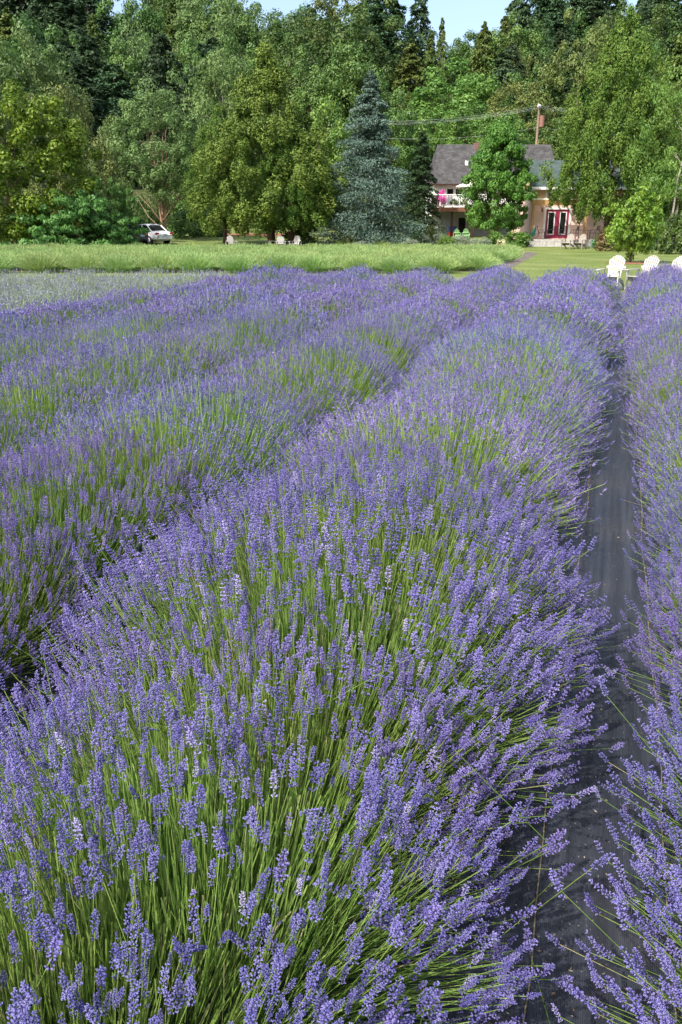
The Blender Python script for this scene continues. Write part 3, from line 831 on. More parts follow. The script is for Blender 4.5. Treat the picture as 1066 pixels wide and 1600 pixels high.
T_ = [  # skyline
 ('fir', 0, 8, -30, 75, 205, 'dark fir on the skyline, at the left edge of the photo'),
 ('fir', 1, 62, -40, 80, 215, 'dark fir on the skyline, second from the left edge'),
 ('fir', 0, 112, -30, 80, 200, 'dark fir on the skyline above the pale birch on the left'),
 ('fir', 1, 160, -35, 75, 210, 'dark fir just left of the tiny left gap of sky'),
 ('broad', 0, 222, -12, 90, 205, 'dark round-headed tree just right of the tiny left gap of sky'),
 ('cedar_far', 0, 284, 2, 60, 200, 'soft green pointed conifer left of the pale cottonwood'),
 ('pale', 0, 350, -8, 105, 190, 'tall pale cottonwood with whitish upper leaves, left of the open sky'),
 ('broad', 1, 428, 22, 75, 225, 'low round tree on the skyline below the left patch of open sky'),
 ('broad', 2, 465, 34, 60, 230, 'low dark tree on the skyline left of the great maple'),
 ('olive', 0, 515, -12, 90, 215, 'pale thin-topped tree behind the great dark maple'),
 ('broad', 0, 532, 6, 145, 175, 'great dark maple on the hill, centre of the skyline'),
 ('tallfir', 0, 603, -22, 66, 205, 'tall dark fir with bare lower trunk, left of the two at the open sky'),
 ('tallfir', 1, 650, -14, 48, 210, 'tall dark fir with bare lower trunk, right of the two at the open sky'),
 ('cedar_far', 1, 683, 27, 24, 195, 'slender pointed cedar standing alone against the open sky'),
 ('broad', 1, 722, 58, 60, 225, 'low dark tree under the open sky, right of the slender cedar'),
 ('fir', 0, 798, -14, 52, 210, 'dark fir at the right edge of the open sky'),
 ('fir', 1, 842, -10, 70, 215, 'dark fir on the skyline above the utility pole'),
 ('broad', 2, 868, 6, 60, 220, 'dark bushy tree on the skyline right above the utility pole'),
 ('tallfir', 0, 905, -8, 60, 220, 'thin dark fir on the skyline left of the big right cedar tip'),
 ('fir', 0, 1000, -5, 50, 215, 'small dark fir on the skyline right of the big right cedar tip'),
 ('fir', 1, 1040, -10, 70, 210, 'dark fir on the skyline at the right edge of the photo'),
 # middle of the slope
 ('cedar_far', 0, 40, 14, 80, 165, 'green cedar below the leftmost skyline fir'),
 ('fir', 0, 100, 40, 70, 165, 'dark fir half way up the slope behind the pale birch on the left'),
 ('cedar_far', 1, 165, 22, 56, 160, 'narrow brownish green cedar below the tiny left gap of sky'),
 ('fir', 1, 125, 92, 80, 120, 'dark layered conifer right of the pale birch on the left'),
 ('pale', 1, 62, 58, 120, 110, 'pale birch with a whitish trunk above the yellow-green tree'),
 ('fir', 0, 190, 100, 80, 125, 'dark layered conifer above the light green many-stemmed tree'),
 ('pale', 0, 222, 52, 85, 150, 'pale soft-leaved tree below the round dark skyline tree'),
 ('olive', 1, 285, 88, 62, 150, 'olive brown small tree left of the tall weeping birch'),
 ('broad', 2, 255, 60, 80, 175, 'dark green tree behind the olive brown small tree'),
 ('pale', 1, 352, 78, 92, 100, 'tall pale weeping birch left of the two-trunked cedar'),
 ('broad', 0, 420, 75, 90, 160, 'dark broad-leaved tree behind the two-trunked cedar tip'),
 ('broad', 1, 482, 92, 100, 140, 'dark round tree right of the two-trunked cedar tip'),
 ('broad', 2, 552, 88, 100, 130, 'dark maple behind the blue spruce tip'),
 ('cedar_far', 0, 638, 62, 62, 165, 'olive brown cedar below the two tall bare-trunked firs'),
 ('cedar_far', 1, 668, 52, 46, 170, 'brownish cedar below the slender skyline cedar'),
 ('bright', 0, 702, 98, 140, 135, 'wide bright green maple above the grey roof'),
 ('cedar_far', 0, 746, 34, 48, 175, 'yellowish cedar spire, left one of the pair under the right skyline firs'),
 ('cedar_far', 1, 776, 24, 44, 178, 'yellowish cedar spire, right one of the pair under the right skyline firs'),
 ('broad', 1, 815, 48, 66, 180, 'mid green tree right of the pair of cedar spires'),
 ('olive', 0, 797, 82, 58, 150, 'reddish olive tree below the pair of cedar spires'),
 ('broad', 2, 832, 92, 70, 140, 'dark green tree above the utility pole top'),
 ('olive', 1, 800, 138, 80, 120, 'pale olive round tree left of the utility pole'),
 ('olive', 0, 892, 28, 110, 130, 'big olive green tree left of and behind the big right cedar'),
 ('cedar_far', 0, 1052, 28, 95, 110, 'olive cedar at the right edge behind the thin birch'),
 ('broad', 0, 985, 50, 70, 160, 'dark tree right behind the big right cedar tip'),
 # foot of the slope
 ('bright', 1, 662, 168, 95, 108, 'bright green tree behind the left end of the grey roof'),
 ('bright', 0, 726, 160, 100, 112, 'bright green tree behind the middle of the grey roof'),
 ('bright', 1, 782, 172, 90, 104, 'bright green tree behind the right end of the grey roof'),
 ('broad', 2, 866, 178, 62, 118, 'dark shaded tree right behind the utility pole'),
 ('bright', 0, 500, 150, 95, 88, 'light green tree between the two-trunked cedar and the blue spruce'),
 ('pale', 0, 172, 188, 70, 88, 'pale grey-green small tree left of the many-stemmed tree'),
 ('olive', 1, 112, 150, 95, 76, 'drooping olive brown tree behind the yellow-green tree'),
 ('broad', 0, 300, 190, 90, 92, 'dark green tree behind the many-stemmed tree'),
 ('broad', 1, 8, 80, 110, 100, 'dark green tree behind the left side of the yellow-green tree'),
 ('broad', 2, 610, 160, 80, 100, 'dark green tree right behind the blue spruce'),
]
for sp, i, px, top, w, d, lab in T_:
    nm = {'fir': 'fir_tree', 'tallfir': 'fir_tree', 'cedar_far': 'cedar_tree', 'broad': 'broadleaf_tree', 'bright': 'broadleaf_tree', 'pale': 'pale_tree', 'olive': 'olive_green_tree'}[sp]
    tree((sp, i), px, top, w * (1.6 if sp == 'fir' else 1.15), d, nm, lab, 'tree', HILL)
# the woods between them: one mass behind and beside the trees above
def woodland():
    r = np.random.default_rng(77)
    sky_px = np.array([-400, 0, 166, 178, 190, 330, 385, 410, 462, 490, 575, 625, 700, 735, 775, 1066, 1500])
    sky_py = np.array([-50, -50, -40, 0, -40, -30, -10, 48, 44, 0, -20, 92, 92, 66, -30, -30, -30])
    root = empty('woodland', fr(180, 0, 0), 0, 'mass of mixed woods filling the hillside behind the single trees', 'woods'); root['kind'] = 'stuff'
    for i in range(230):
        d = r.uniform(128, 250); px = r.uniform(-350, 1450)
        top = np.interp(px, sky_px, sky_py) + 22 + abs(r.normal(0, 30)) + (250 - d) * .5
        if i % 3 == 0:
            d = r.uniform(212, 252); top = np.interp(px, sky_px, sky_py) + abs(r.normal(0, 9))
        b0 = at(px, 240, d); b0.z = ground_z(b0); h = at(px, top, d).z - b0.z
        h = min(max(h, 7), 36)
        key = [('broad', 0), ('broad', 1), ('broad', 2), ('fir', 0), ('fir', 1), ('cedar_far', 1), ('broad', 1)][int(r.integers(0, 7))]
        if (px < 270 or px > 770) and top < 110 and r.random() < .75: key = ('fir', int(r.integers(0, 2)))
        o = link('woodland_crown', PROTO[key][0], root, b0 - root.location)
        w = h * r.uniform(.75, 1.0) if key[0] == 'broad' else h * r.uniform(.9, 1.3)
        o.scale = (w, w, h); o.rotation_euler = (0, 0, r.uniform(0, 6.28)); o['kind'] = 'stuff'
woodland()
# trees by the garden
tree('yellow', 26, 122, 240, 58, 'bushy_tree', 'big bushy yellow-green tree at the left edge, leaves down to the ground')
tree('sumac', 122, 288, 178, 56, 'sumac_bush', 'wide dark green sumac bush in front of the white car', 'bush')
tree('sumac', 172, 266, 100, 66, 'sumac_bush', 'taller sumac bush behind the wide one, left of the white car', 'bush')
tree('broadleaf', 258, 128, 125, 71, 'many_stemmed_tree', 'light green tree on pale tan stems right behind the white car')
tree('cedar_a', 424, 66, 196, 62.5, 'cedar_tree', 'big yellowish green cedar left of the blue spruce, the taller of two grown together')
tree('cedar_b', 456, 180, 118, 62, 'cedar_tree', 'shorter cedar grown into the tall one left of the blue spruce', wid=None)
tree('cedar_b', 352, 160, 100, 66, 'cedar_tree', 'yellowish cedar with low branches behind the lone white chair back')
tree('spruce', 577, 110, 108, 62, 'spruce_tree', 'blue-grey spruce with layered branches in the garden bed')
tree('dark_conifer', 655, 205, 62, 72, 'dark_conifer', 'dark shaded conifer between the blue spruce and the white house')
tree('maple', 774, 168, 90, 65, 'maple_tree', 'fresh green layered tree in front of the white house with grey roof')
tree('cedar_b', 946, 8, 158, 61.5, 'cedar_tree', 'tallest cedar, right of the utility pole, in front of the peach house', wid=None)
tree('cedar_a', 1006, 95, 95, 68, 'cedar_tree', 'shorter dark cedar right of the tallest cedar')
tree('birch', 1046, 100, 120, 57, 'birch_tree', 'thin birch with a whitish trunk at the right edge of the garden')
tree('young', 988, 296, 76, 39, 'young_tree', 'small young tree with yellow-green leaves standing in a mulch ring')

# ------------------------------------------------------------------ garden shrubs and beds
def shrub(key, px, base_y, hpx, wpx, d, name, label, group='garden bed shrubs'):
    base = at(px, base_y, d); base.z = ground_z(base)
    root = link(name, PROTO[key][0], None, base); root.rotation_euler = (0, 0, random.uniform(0, 6))
    crown = PROTO[key][0]
    bw = mesh_w(crown)
    w = wpx * d / 1310.0 / bw; root.scale = (w, w, hpx * d / 1400.0)
    return tag(root, label, 'shrub', group)
SH = [
 ('shrub_dark', 466, 391, 30, 62, 63.5, 'leafy_shrub', 'low dark leafy shrub right of the cedar trunks'),
 ('shrub_olive', 547, 388, 32, 26, 60.5, 'olive_shrub', 'round olive shrub left of the blue spruce foot'),
 ('shrub_red', 570, 388, 27, 24, 61, 'reddish_shrub', 'reddish green shrub at the foot of the blue spruce'),
 ('shrub_grey', 565, 391, 14, 36, 58.5, 'grey_shrub', 'low grey-green shrub in front of the blue spruce'),
 ('shrub_yellow', 597, 393, 14, 24, 58, 'yellow_shrub', 'small yellow-green shrub on the lawn side of the spruce bed'),
 ('shrub_green', 528, 390, 14, 20, 60, 'leafy_shrub', 'small green shrub at the left end of the spruce bed'),
 ('shrub_grey', 640, 389, 18, 34, 59.5, 'grey_shrub', 'grey-green mound right of the spruce bed'),
 ('shrub_yellow', 641, 381, 29, 24, 63, 'yellow_shrub', 'bright yellow-green shrub left of the white house'),
 ('shrub_olive', 673, 379, 32, 32, 66, 'olive_shrub', 'olive shrub below the dark end of the deck'),
 ('shrub_grey', 664, 383, 20, 24, 63, 'grey_shrub', 'grey lavender shrub below the olive shrub'),
 ('shrub_grey', 688, 381, 22, 30, 64.5, 'grey_shrub', 'grey-green shrub below the pink flowers'),
 ('shrub_green', 697, 384, 20, 32, 62.5, 'leafy_shrub', 'low green shrub at the front of the bed below the deck'),
 ('shrub_grey', 722, 384, 21, 38, 62.5, 'grey_shrub', 'grey lavender shrub in front of the two light green chairs'),
 ('shrub_grey', 742, 385, 16, 24, 61, 'grey_shrub', 'pale silvery shrub right of the two light green chairs'),
 ('shrub_grey', 757, 384, 18, 24, 61.5, 'grey_shrub', 'pale silvery shrub below the layered tree'),
 ('shrub_green', 772, 383, 28, 30, 62, 'leafy_shrub', 'green shrub under the layered tree'),
 ('shrub_green', 806, 380, 26, 46, 63, 'leafy_shrub', 'spreading green shrub left of the peach house'),
 ('shrub_olive', 770, 381, 34, 20, 64.5, 'olive_shrub', 'tall thin yellowish shrub under the layered tree'),
 ('shrub_red', 958, 394, 40, 58, 56, 'reddish_shrub', 'reddish brown shrub left of the young tree'),
 ('shrub_dark', 948, 388, 36, 40, 60, 'leafy_shrub', 'dark shrub at the foot of the tallest cedar'),
 ('shrub_dark', 1058, 405, 70, 62, 50, 'leafy_shrub', 'tall dark feathery shrub at the right edge behind the chairs'),
 ('shrub_dark', 1012, 384, 46, 44, 60, 'leafy_shrub', 'dark shrub in front of the peach house right end'),
 ('shrub_dark', 300, 378, 46, 70, 76, 'leafy_shrub', 'dark shaded shrub right of the many-stemmed tree'),
 ('shrub_dark', 222, 372, 62, 60, 84, 'leafy_shrub', 'dark shaded undergrowth left of the tan stems, behind the white car'),
 ('shrub_dark', 268, 370, 56, 70, 86, 'leafy_shrub', 'dark shaded undergrowth directly behind the tan stems'),
 ('shrub_dark', 335, 378, 44, 50, 78, 'leafy_shrub', 'dark shaded shrub beside the driveway end'),
 ('shrub_grey', 496, 372, 16, 44, 78, 'grey_shrub', 'distant grey lavender clump between cedar and spruce'),
 ('shrub_dark', 24, 385, 30, 90, 60, 'leafy_shrub', 'low dark undergrowth at the foot of the yellow-green tree'),
 ('shrub_grey', 38, 388, 14, 40, 57.5, 'grey_shrub', 'small silvery shrub in front of the yellow-green tree'),
 ('shrub_grey', 72, 388, 13, 30, 57.5, 'grey_shrub', 'small silvery shrub in front of the sumac'),
 ('shrub_grey', 888, 234, 17, 46, 104, 'grey_shrub', 'grey-green bush on the bank right of the utility pole'),
]
for a_ in SH: shrub(*a_)
w_ = shrub('shrub_white', 783, 379, 20, 14, 61.5, 'cream_flowers', 'cream and yellow flowers blooming beside the lawn')
w_['category'] = 'flowers'
def patch(name, px, py, d, rx, ry, m, dz=.012, n=22, seed=1):
    c = at(px, py, d); c.z = ground_z(c); r = np.random.default_rng(seed)
    mb = MB(); k = 0; vs = [(c.x, c.y, c.z + dz + .03)]
    for i in range(n):
        a = 6.283 * i / n; q = r.uniform(.85, 1.12); p = c + Rv * (math.cos(a) * rx * q) + Fv * (math.sin(a) * ry * q); vs.append((p.x, p.y, ground_z(p) + dz))
    mb.add(vs, [(0, i + 1, (i + 1) % n + 1) for i in range(n)])
    return tag(mb.build(name, m), kind='structure')
patch('mulch_ring', 985, 412, 39, 1.15, 1.1, M['mulch'], seed=2)
patch('mulch_bed', 712, 378, 63.5, 5.0, 2.6, M['mulch'], seed=3)
patch('spruce_bed', 575, 388, 61, 3.2, 2.2, M['mulch'], seed=4)
patch('bark_bed', 400, 366, 82, 5.0, 4.0, M['mulch'], seed=5)

# ------------------------------------------------------------------ garden chairs
def adirondack(name, m, label, group):
    """fan-back slatted garden chair facing -Y, seat front at y=-.3"""
    root = empty(name, (0, 0, 0), 0, label, 'chair', group)
    # seat slats slope down towards the back
    for k in range(6):
        y = -.30 + k * .092; z = .385 - k * .024
        mb = MB(); mb.box((0, 0, 0), (.52, .085, .02)); o = mb.build('seat_slat', m, root, (0, y, z)); o.rotation_euler = (rad(-15), 0, 0)
    # fan of back slats
    lean = rad(24)
    heights = [.62, .70, .755, .78, .755, .70, .62]
    for k in range(7):
        q = k - 3; hh = heights[k]
        b0 = q * .052; t0 = q * .068
        w0, w1 = .018, .0235
        dz = .012 * abs(q)
        arc = lambda xx: .78 - 2.9 * xx * xx
        hl, hr = arc(t0 - w1), arc(t0 + w1); hm = arc(t0)
        pts = [(b0 - w0, 0, 0), (b0 + w0, 0, 0), (t0 + w1, 0, hr), (t0, 0, hm), (t0 - w1, 0, hl)]
        mb = MB(); mb.prism(pts, (0, 0, 0), (0, .02, 0))
        o = mb.build('back_slat', m, root, (0, .215, .235)); o.rotation_euler = (-lean, 0, 0)
    for z, w in ((.30, .40), (.62, .56)):
        mb = MB(); mb.box((0, .215 + (z - .235) * math.tan(lean) + .036, z), (w, .025, .07)); mb.build('back_rail', m, root)
    for s in (-1, 1):
        mb = MB(); mb.box((s * .29, -.27, .275), (.03, .10, .55)); mb.build('front_leg', m, root)
        # long stringer that becomes the rear leg
        pts = [(0, -.30, .30), (0, -.30, .40), (0, .25, .26), (0, .62, 0), (0, .50, 0), (0, .20, .16)]
        mb = MB(); mb.prism(pts, (s * .272 - .0125 - s * .003, 0, 0), (.025, 0, 0)); mb.build('rear_leg', m, root)
        pts = [(s * .235, -.36, 0), (s * .375, -.36, 0), (s * .395, -.10, 0), (s * .34, .40, 0), (s * .285, .40, 0)]
        if s < 0: pts = pts[::-1]
        mb = MB(); mb.prism(pts, (0, 0, .551), (0, 0, .022)); mb.build('armrest', m, root)
        mb = MB(); mb.box((s * .33, .385, .40), (.03, .05, .30)); mb.build('arm_support', m, root)
    return root
def place(root, px, py, d, face, scale=1.0, ground=True):
    p = at(px, py, d)
    if ground: p.z = ground_z(p)
    root.location = p; root.rotation_euler = (0, 0, rad(YAW + face)); root.scale = (scale,) * 3
WG = 'white adirondack chairs at the row ends'
c0 = adirondack('adirondack_chair', M['chair_white'], 'white slatted adirondack chair between the ends of the two rows beside the path', WG)
c1 = copy_tree(c0); c1['label'] = 'white slatted adirondack chair in front of the mulch ring, middle of the three near ones'
c2 = copy_tree(c0); c2['label'] = 'white slatted adirondack chair at the right edge, turned most to the left'
place(c0, 953, 450, 23.4, -34, .97); place(c1, 1000, 452, 23.2, -50, .98); place(c2, 1038, 458, 22.4, -60, 1.0)
FG = 'white chair backs beyond the green rows'
for px, d, fc, lab in ((363, 59, 24, 'lone white chair back at the far edge of the green rows, under the cedar branches'),
                       (427, 59.5, -75, 'narrow side-on white chair back beside the cedar trunks'),
                       (439, 58.5, 4, 'broad white chair back directly in front of the cedar trunks'),
                       (461, 58.5, -20, 'white chair back in front of the low leafy shrub')):
    c = copy_tree(c0); c['label'] = lab; c['group'] = FG; place(c, px, 388, d, fc, .98)
g0 = adirondack('adirondack_chair', M['chair_grey'], 'weathered grey adirondack chair left of the other grey one by the patio', 'grey adirondack chairs by the patio')
g1 = copy_tree(g0); g1['label'] = 'weathered grey adirondack chair beside the green one by the patio'
place(g0, 886, 390, 60, -38, 1.08); place(g1, 905, 390, 60, -38, 1.08)
g2 = adirondack('adirondack_chair', M['chair_green'], 'green adirondack chair right of the two grey ones by the patio', None)
place(g2, 934, 390, 59.5, -58, 1.1)
g3 = adirondack('adirondack_chair', M['chair_lime'], 'light green chair back in the garden bed, left of the pair', 'light green chairs in the garden bed')
g4 = copy_tree(g3); g4['label'] = 'light green chair back in the garden bed, right of the pair'
place(g3, 715, 372, 73.5, 160, .9); place(g4, 728.5, 372, 73.5, 165, .92)

# ------------------------------------------------------------------ houses
def local(root_px, root_py, d, turn=0.0):
    p = at(root_px, root_py, d); p.z = ground_z(p); return p, rad(YAW + turn)
def uvroof(name, m, parent, quad, thick=.09):
    """sloping roof slab from 4 corners (eave left, eave right, ridge right, ridge left) with uv in metres"""
    q = [Vector(p) for p in quad]; nrm = (q[1] - q[0]).cross(q[3] - q[0]).normalized()
    lo = [p - nrm * thick for p in q]
    me = bpy.data.meshes.new(name)
    me.from_pydata([tuple(p) for p in q + lo], [], [(0, 1, 2, 3), (7, 6, 5, 4), (0, 4, 5, 1), (1, 5, 6, 2), (2, 6, 7, 3), (3, 7, 4, 0)])
    uv = me.uv_layers.new(name='uv'); ex = (q[1] - q[0]).normalized(); ey = nrm.cross(ex)
    for lp in me.loops:
        v = me.vertices[lp.vertex_index].co - q[0]; uv.data[lp.index].uv = (v.dot(ex), v.dot(ey))
    me.materials.append(m); me.update()
    return link(name, me, parent)
def bx(name, m, parent, x0, x1, y0, y1, z0, z1):
    mb = MB(); mb.box(((x0 + x1) / 2, (y0 + y1) / 2, (z0 + z1) / 2), (x1 - x0, y1 - y0, z1 - z0)); return mb.build(name, m, parent)
def wall_with_holes(name, m, parent, x0, x1, z0, z1, y, t, holes):
    """wall slab in the xz plane with rectangular openings (x0,x1,z0,z1)"""
    mb = MB(); xs = sorted({x0, x1, *[h for q in holes for h in q[:2]]}); zs = sorted({z0, z1, *[h for q in holes for h in q[2:]]})
    for i in range(len(xs) - 1):
        for j in range(len(zs) - 1):
            cx, cz = (xs[i] + xs[i + 1]) / 2, (zs[j] + zs[j + 1]) / 2
            if any(h[0] < cx < h[1] and h[2] < cz < h[3] for h in holes): continue
            mb.box((cx, y + t / 2, cz), (xs[i + 1] - xs[i], t, zs[j + 1] - zs[j]))
    return mb.build(name, m, parent)
def window(parent, x0, x1, z0, z1, y, fm, bars=0, fw=.07):
    mb = MB()
    for a_ in ((x0, x0 + fw, z0, z1), (x1 - fw, x1, z0, z1), (x0 + fw, x1 - fw, z0, z0 + fw), (x0 + fw, x1 - fw, z1 - fw, z1)):
        mb.box(((a_[0] + a_[1]) / 2, y, (a_[2] + a_[3]) / 2), (a_[1] - a_[0], .10, a_[3] - a_[2]))
    w = mb.build('window', fm, parent)
    bx('pane', M['glass'], w, x0 + fw, x1 - fw, y + .02, y + .03, z0 + fw, z1 - fw)
    return w
# white house with the grey roof; x to the right, y away from the camera
hp, hr = local(672, 365, 78)
H1 = empty('white_house', hp, hr, 'white house with a weathered grey shingle roof and a raised deck', 'house')
sc1 = 78 / 1324.0
X = lambda px: (px - 672) * sc1
def Z1(py): return at(700, py, 78).z - hp.z
ze, zr = Z1(288), Z1(234) + .75
xl, xr = X(672), X(868)
zd = Z1(325)
wx0 = X(674)
holes = [(X(695), X(707), zd + .15, Z1(294)), (X(708.5), X(720), zd + .15, Z1(294))]
wall_with_holes('wall', M['white_paint'], H1, wx0 + .1, xr - .3, zd, ze + .15, 0, .2, holes)
wall_with_holes('lower_wall', M['stucco_grey'], H1, wx0 + .1, xr - .3, -.5, zd, 0.02, .2, [(X(716), X(727), .1, 1.6)])
window(H1, X(716), X(727), .1, 1.6, .08, M['dark_wood'])
for h in holes: window(H1, *h, .08, M['white_paint'])
bx('side_wall', M['white_paint'], H1, wx0 + .1, wx0 + .3, .22, 7.6, -.5, ze + .15)
bx('side_wall', M['white_paint'], H1, xr - .5, xr - .3, .22, 7.6, -.5, ze + .15)
bx('rear_wall', M['white_paint'], H1, wx0 + .3, xr - .5, 7.4, 7.6, -.5, ze + .15)
uvroof('roof', M['roof_grey'], H1, [(xl - .1, 8.2, ze + .02), (xl - .1, -.55, ze + .02), (X(686), 3.89, zr + .01), (X(686), 3.91, zr + .01)])
for sx in (xr - .3,):
    mb = MB(); mb.prism([(0, .2, ze + .15), (0, 7.6, ze + .15), (0, 3.9, zr - .18)], (sx - .1, 0, 0), (.2, 0, 0)); mb.build('gable', M['white_paint'], H1)
uvroof('roof', M['roof_grey'], H1, [(xl - .1, -.55, ze), (xr, -.55, ze), (X(866), 3.9, zr), (X(686), 3.9, zr)])
uvroof('roof', M['roof_grey'], H1, [(xr, 8.2, ze + .05), (xl - .1, 8.2, ze + .05), (X(686), 3.9, zr), (X(866), 3.9, zr)])
bx('gutter', M['dark_wood'], H1, xl - .1, xr, -.66, -.56, ze - .1, ze + .02)
bx('chimney', M['brick'], H1, X(743), X(753), 3.3, 4.1, zr - .6, zr + .12)
mb = MB(); mb.box((0, 0, 0), (.26, .26, .4)); mb.build('roof_vent', M['white_paint'], H1, (X(728), 1.6, ze + (zr - ze) * .52))
# deck
dk0, dk1 = X(668), X(790)
bx('deck_floor', M['deck_wood'], H1, dk0, dk1, -2.6, -.02, zd - .12, zd)
bx('deck_beam', M['deck_wood'], H1, dk0 + .02, dk1 - .02, -2.72, -2.6, zd - .34, zd + .02)
for k in range(9):
    x = dk0 + .1 + k * (dk1 - dk0 - .2) / 8
    bx('deck_post', M['dark_wood'] if k == 0 else M['white_paint'], H1, x - .05, x + .05, -2.58, -2.48, zd, zd + 1.02)
bx('deck_rail', M['white_paint'], H1, dk0, dk1, -2.60, -2.46, zd + 1.02, zd + 1.09)
for k in range(30):
    x = X(681) + k * .155
    if x > dk1 - .2: break
    bx('baluster', M['white_paint'], H1, x - .05, x + .05, -2.55, -2.51, zd + .1, zd + 1.02)
for k in range(10):
    z = zd + .05 + k * .1
    bx('deck_board', M['dark_wood'], H1, dk0, X(680), -2.545 - .02 * (k % 2), -2.505 - .02 * (k % 2), z, z + .09)
for x in (dk0 + .15, X(700), X(731), X(760)):
    bx('support_post', M['dark_wood'], H1, x - .09, x + .09, -2.5, -2.32, -.6, zd - .12)  # posts coloured dark to stand in for the deep shade under the deck
# things about the deck
def parasol():
    p = H1.matrix_basis @ Vector((X(731), -1.6, zd))
    root = empty('patio_umbrella', p, hr, 'cream patio umbrella opened on the deck of the white house', 'umbrella')
    mb = MB(); mb.tube([(0, 0, 0), (0, 0, 2.25)], .025, 8); mb.build('pole', M['galv'], root)
    mb = MB(); n_ = 8; top = (0, 0, 2.35); vs = [top]
    for i in range(n_):
        a = 6.283 * i / n_; vs.append((1.45 * math.cos(a), 1.45 * math.sin(a), 1.80))
    vs.append((0, 0, 2.31))
    for i in range(n_):
        a = 6.283 * i / n_; vs.append((1.45 * math.cos(a), 1.45 * math.sin(a), 1.70))
    fs = [(0, 1 + i, 1 + (i + 1) % n_) for i in range(n_)] + [(1 + i, 10 + i, 10 + (i + 1) % n_, 1 + (i + 1) % n_) for i in range(n_)]
    mb.add(vs, fs); mb.build('canopy', M['umbrella'], root)
    mb = MB(); mb.tube([(0, 0, -.0), (0, 0, .06)], .25, 12); mb.build('base', M['metal'], root)
parasol()
p = H1.matrix_basis @ Vector((X(684), -2.3, zd + .30))
o = link('pink_flowers', PROTO['shrub_pink'][0], None, p); o.scale = (.85, .8, 1.15); tag(o, 'bright pink flowering plant at the left end of the deck', 'flowers')
mb = MB(); mb.tube([(0, 0, 0), (0, 0, .34)], [.22, .30], 12)
pp = H1.matrix_basis @ Vector((X(684), -2.3, zd)); tag(mb.build('flower_pot', M['rust'], None, pp), 'brown pot holding the pink flowers on the deck', 'pot')
for px_, w_px, hgt, lab in ((701, 24, .5, 'trailing green plant on the deck railing, nearer the pink flowers'), (716, 20, .45, 'trailing green plant on the deck railing, nearer the umbrella')):
    q = H1.matrix_basis @ Vector((X(px_), -2.72, zd + .25)); o = link('railing_plant', PROTO['shrub_olive'][0], None, q); o.scale = (w_px * .03, .35, hgt); tag(o, lab, 'plant', 'plants on the deck railing')
for px_, dx, mm, nm, lab in ((705, 0, 'blue', 'blue_tub', 'blue tub standing under the deck'), (703.5, -.5, 'redp', 'red_tub', 'red tub standing under the deck in front of the blue one')):
    mb = MB(); mb.tube([(0, 0, 0), (0, 0, .5), (0, 0, .55)], [.30, .38, .40], 14)
    q = H1.matrix_basis @ Vector((X(px_), -.8 + dx, 0)); q.z = ground_z(q) + (.35 if mm == 'blue' else 0)
    if mm == 'blue': q.z = ground_z(q)
    o = mb.build(nm, M[mm], None, q); o.scale = (1, 1, 1.6 if mm == 'blue' else .8); tag(o, lab, 'tub')

# peach house
hp2, hr2 = local(829, 372, 66)
H2 = empty('peach_house', hp2, hr2, 'peach stucco house with maroon glass doors and a green-grey roof', 'house')
sc2 = 66 / 1324.0
X2 = lambda px: (px - 829) * sc2
def Z2(py): return at(860, py, 66).z - hp2.z
pf = Z2(373)                                      # patio floor
zb = Z2(321); zp = Z2(313); ze2 = Z2(293); zr2 = Z2(257) + .6
R1 = X2(1062)
dx0, dx1 = X2(855), X2(891.5); dtop = Z2(327)
w2 = (X2(953), X2(961), pf + .9, dtop)
YW = .9                                           # house wall sits back under the porch
wall_with_holes('lower_wall', M['peach'], H2, X2(830.5), R1, -.4, zp, YW, .25, [(dx0, dx1, pf, dtop), w2])
uw = (X2(854.5), X2(868), Z2(308), Z2(299))
wall_with_holes('upper_wall', M['peach_yellow'], H2, X2(832), R1, zp + .002, ze2 + .1, YW, .25, [uw])
window(H2, *uw, YW + .1, M['white_paint'], fw=.09)
window(H2, *w2, YW + .08, M['maroon'], fw=.09)
bx('corner_trim', M['white_paint'], H2, X2(831), X2(834), YW - .03, YW - .003, zp + .002, ze2)
bx('window_trim', M['white_paint'], H2, X2(851.5), X2(854.4), YW - .03, YW - .003, Z2(309), Z2(297.5))
bx('window_trim', M['white_paint'], H2, X2(854.4), X2(870), YW - .03, YW - .003, Z2(298.8), Z2(297))
bx('side_wall', M['peach'], H2, X2(830.5), X2(830.5) + .25, YW + .252, YW + 7, -.4, ze2)
bx('side_wall', M['peach'], H2, R1 - .25, R1, YW + .252, YW + 7, -.4, ze2)
bx('rear_wall', M['peach'], H2, X2(830.5) + .25, R1 - .25, YW + 6.75, YW + 7, -.4, ze2)
uvroof('roof', M['roof_green'], H2, [(X2(826), YW - .5, ze2 + .03), (R1 + .3, YW - .5, ze2 + .03), (R1 - .2, YW + 3.5, zr2), (X2(831), YW + 3.5, zr2)])
uvroof('roof', M['roof_green'], H2, [(R1 + .3, YW + 7.5, ze2 + .03), (X2(826), YW + 7.5, ze2 + .03), (X2(831), YW + 3.5, zr2), (R1 - .2, YW + 3.5, zr2)])
for sx in (X2(830.5), R1 - .25):
    mb = MB(); mb.prism([(0, YW + .02, ze2 + .002), (0, YW + 6.98, ze2 + .002), (0, YW + 3.5, zr2 - .12)], (sx, 0, 0), (.25, 0, 0)); mb.build('gable', M['peach_yellow'], H2)
bx('eave_board', M['white_paint'], H2, X2(825.5), R1 + .3, YW - .60, YW - .50, ze2 - .14, ze2 + .06)
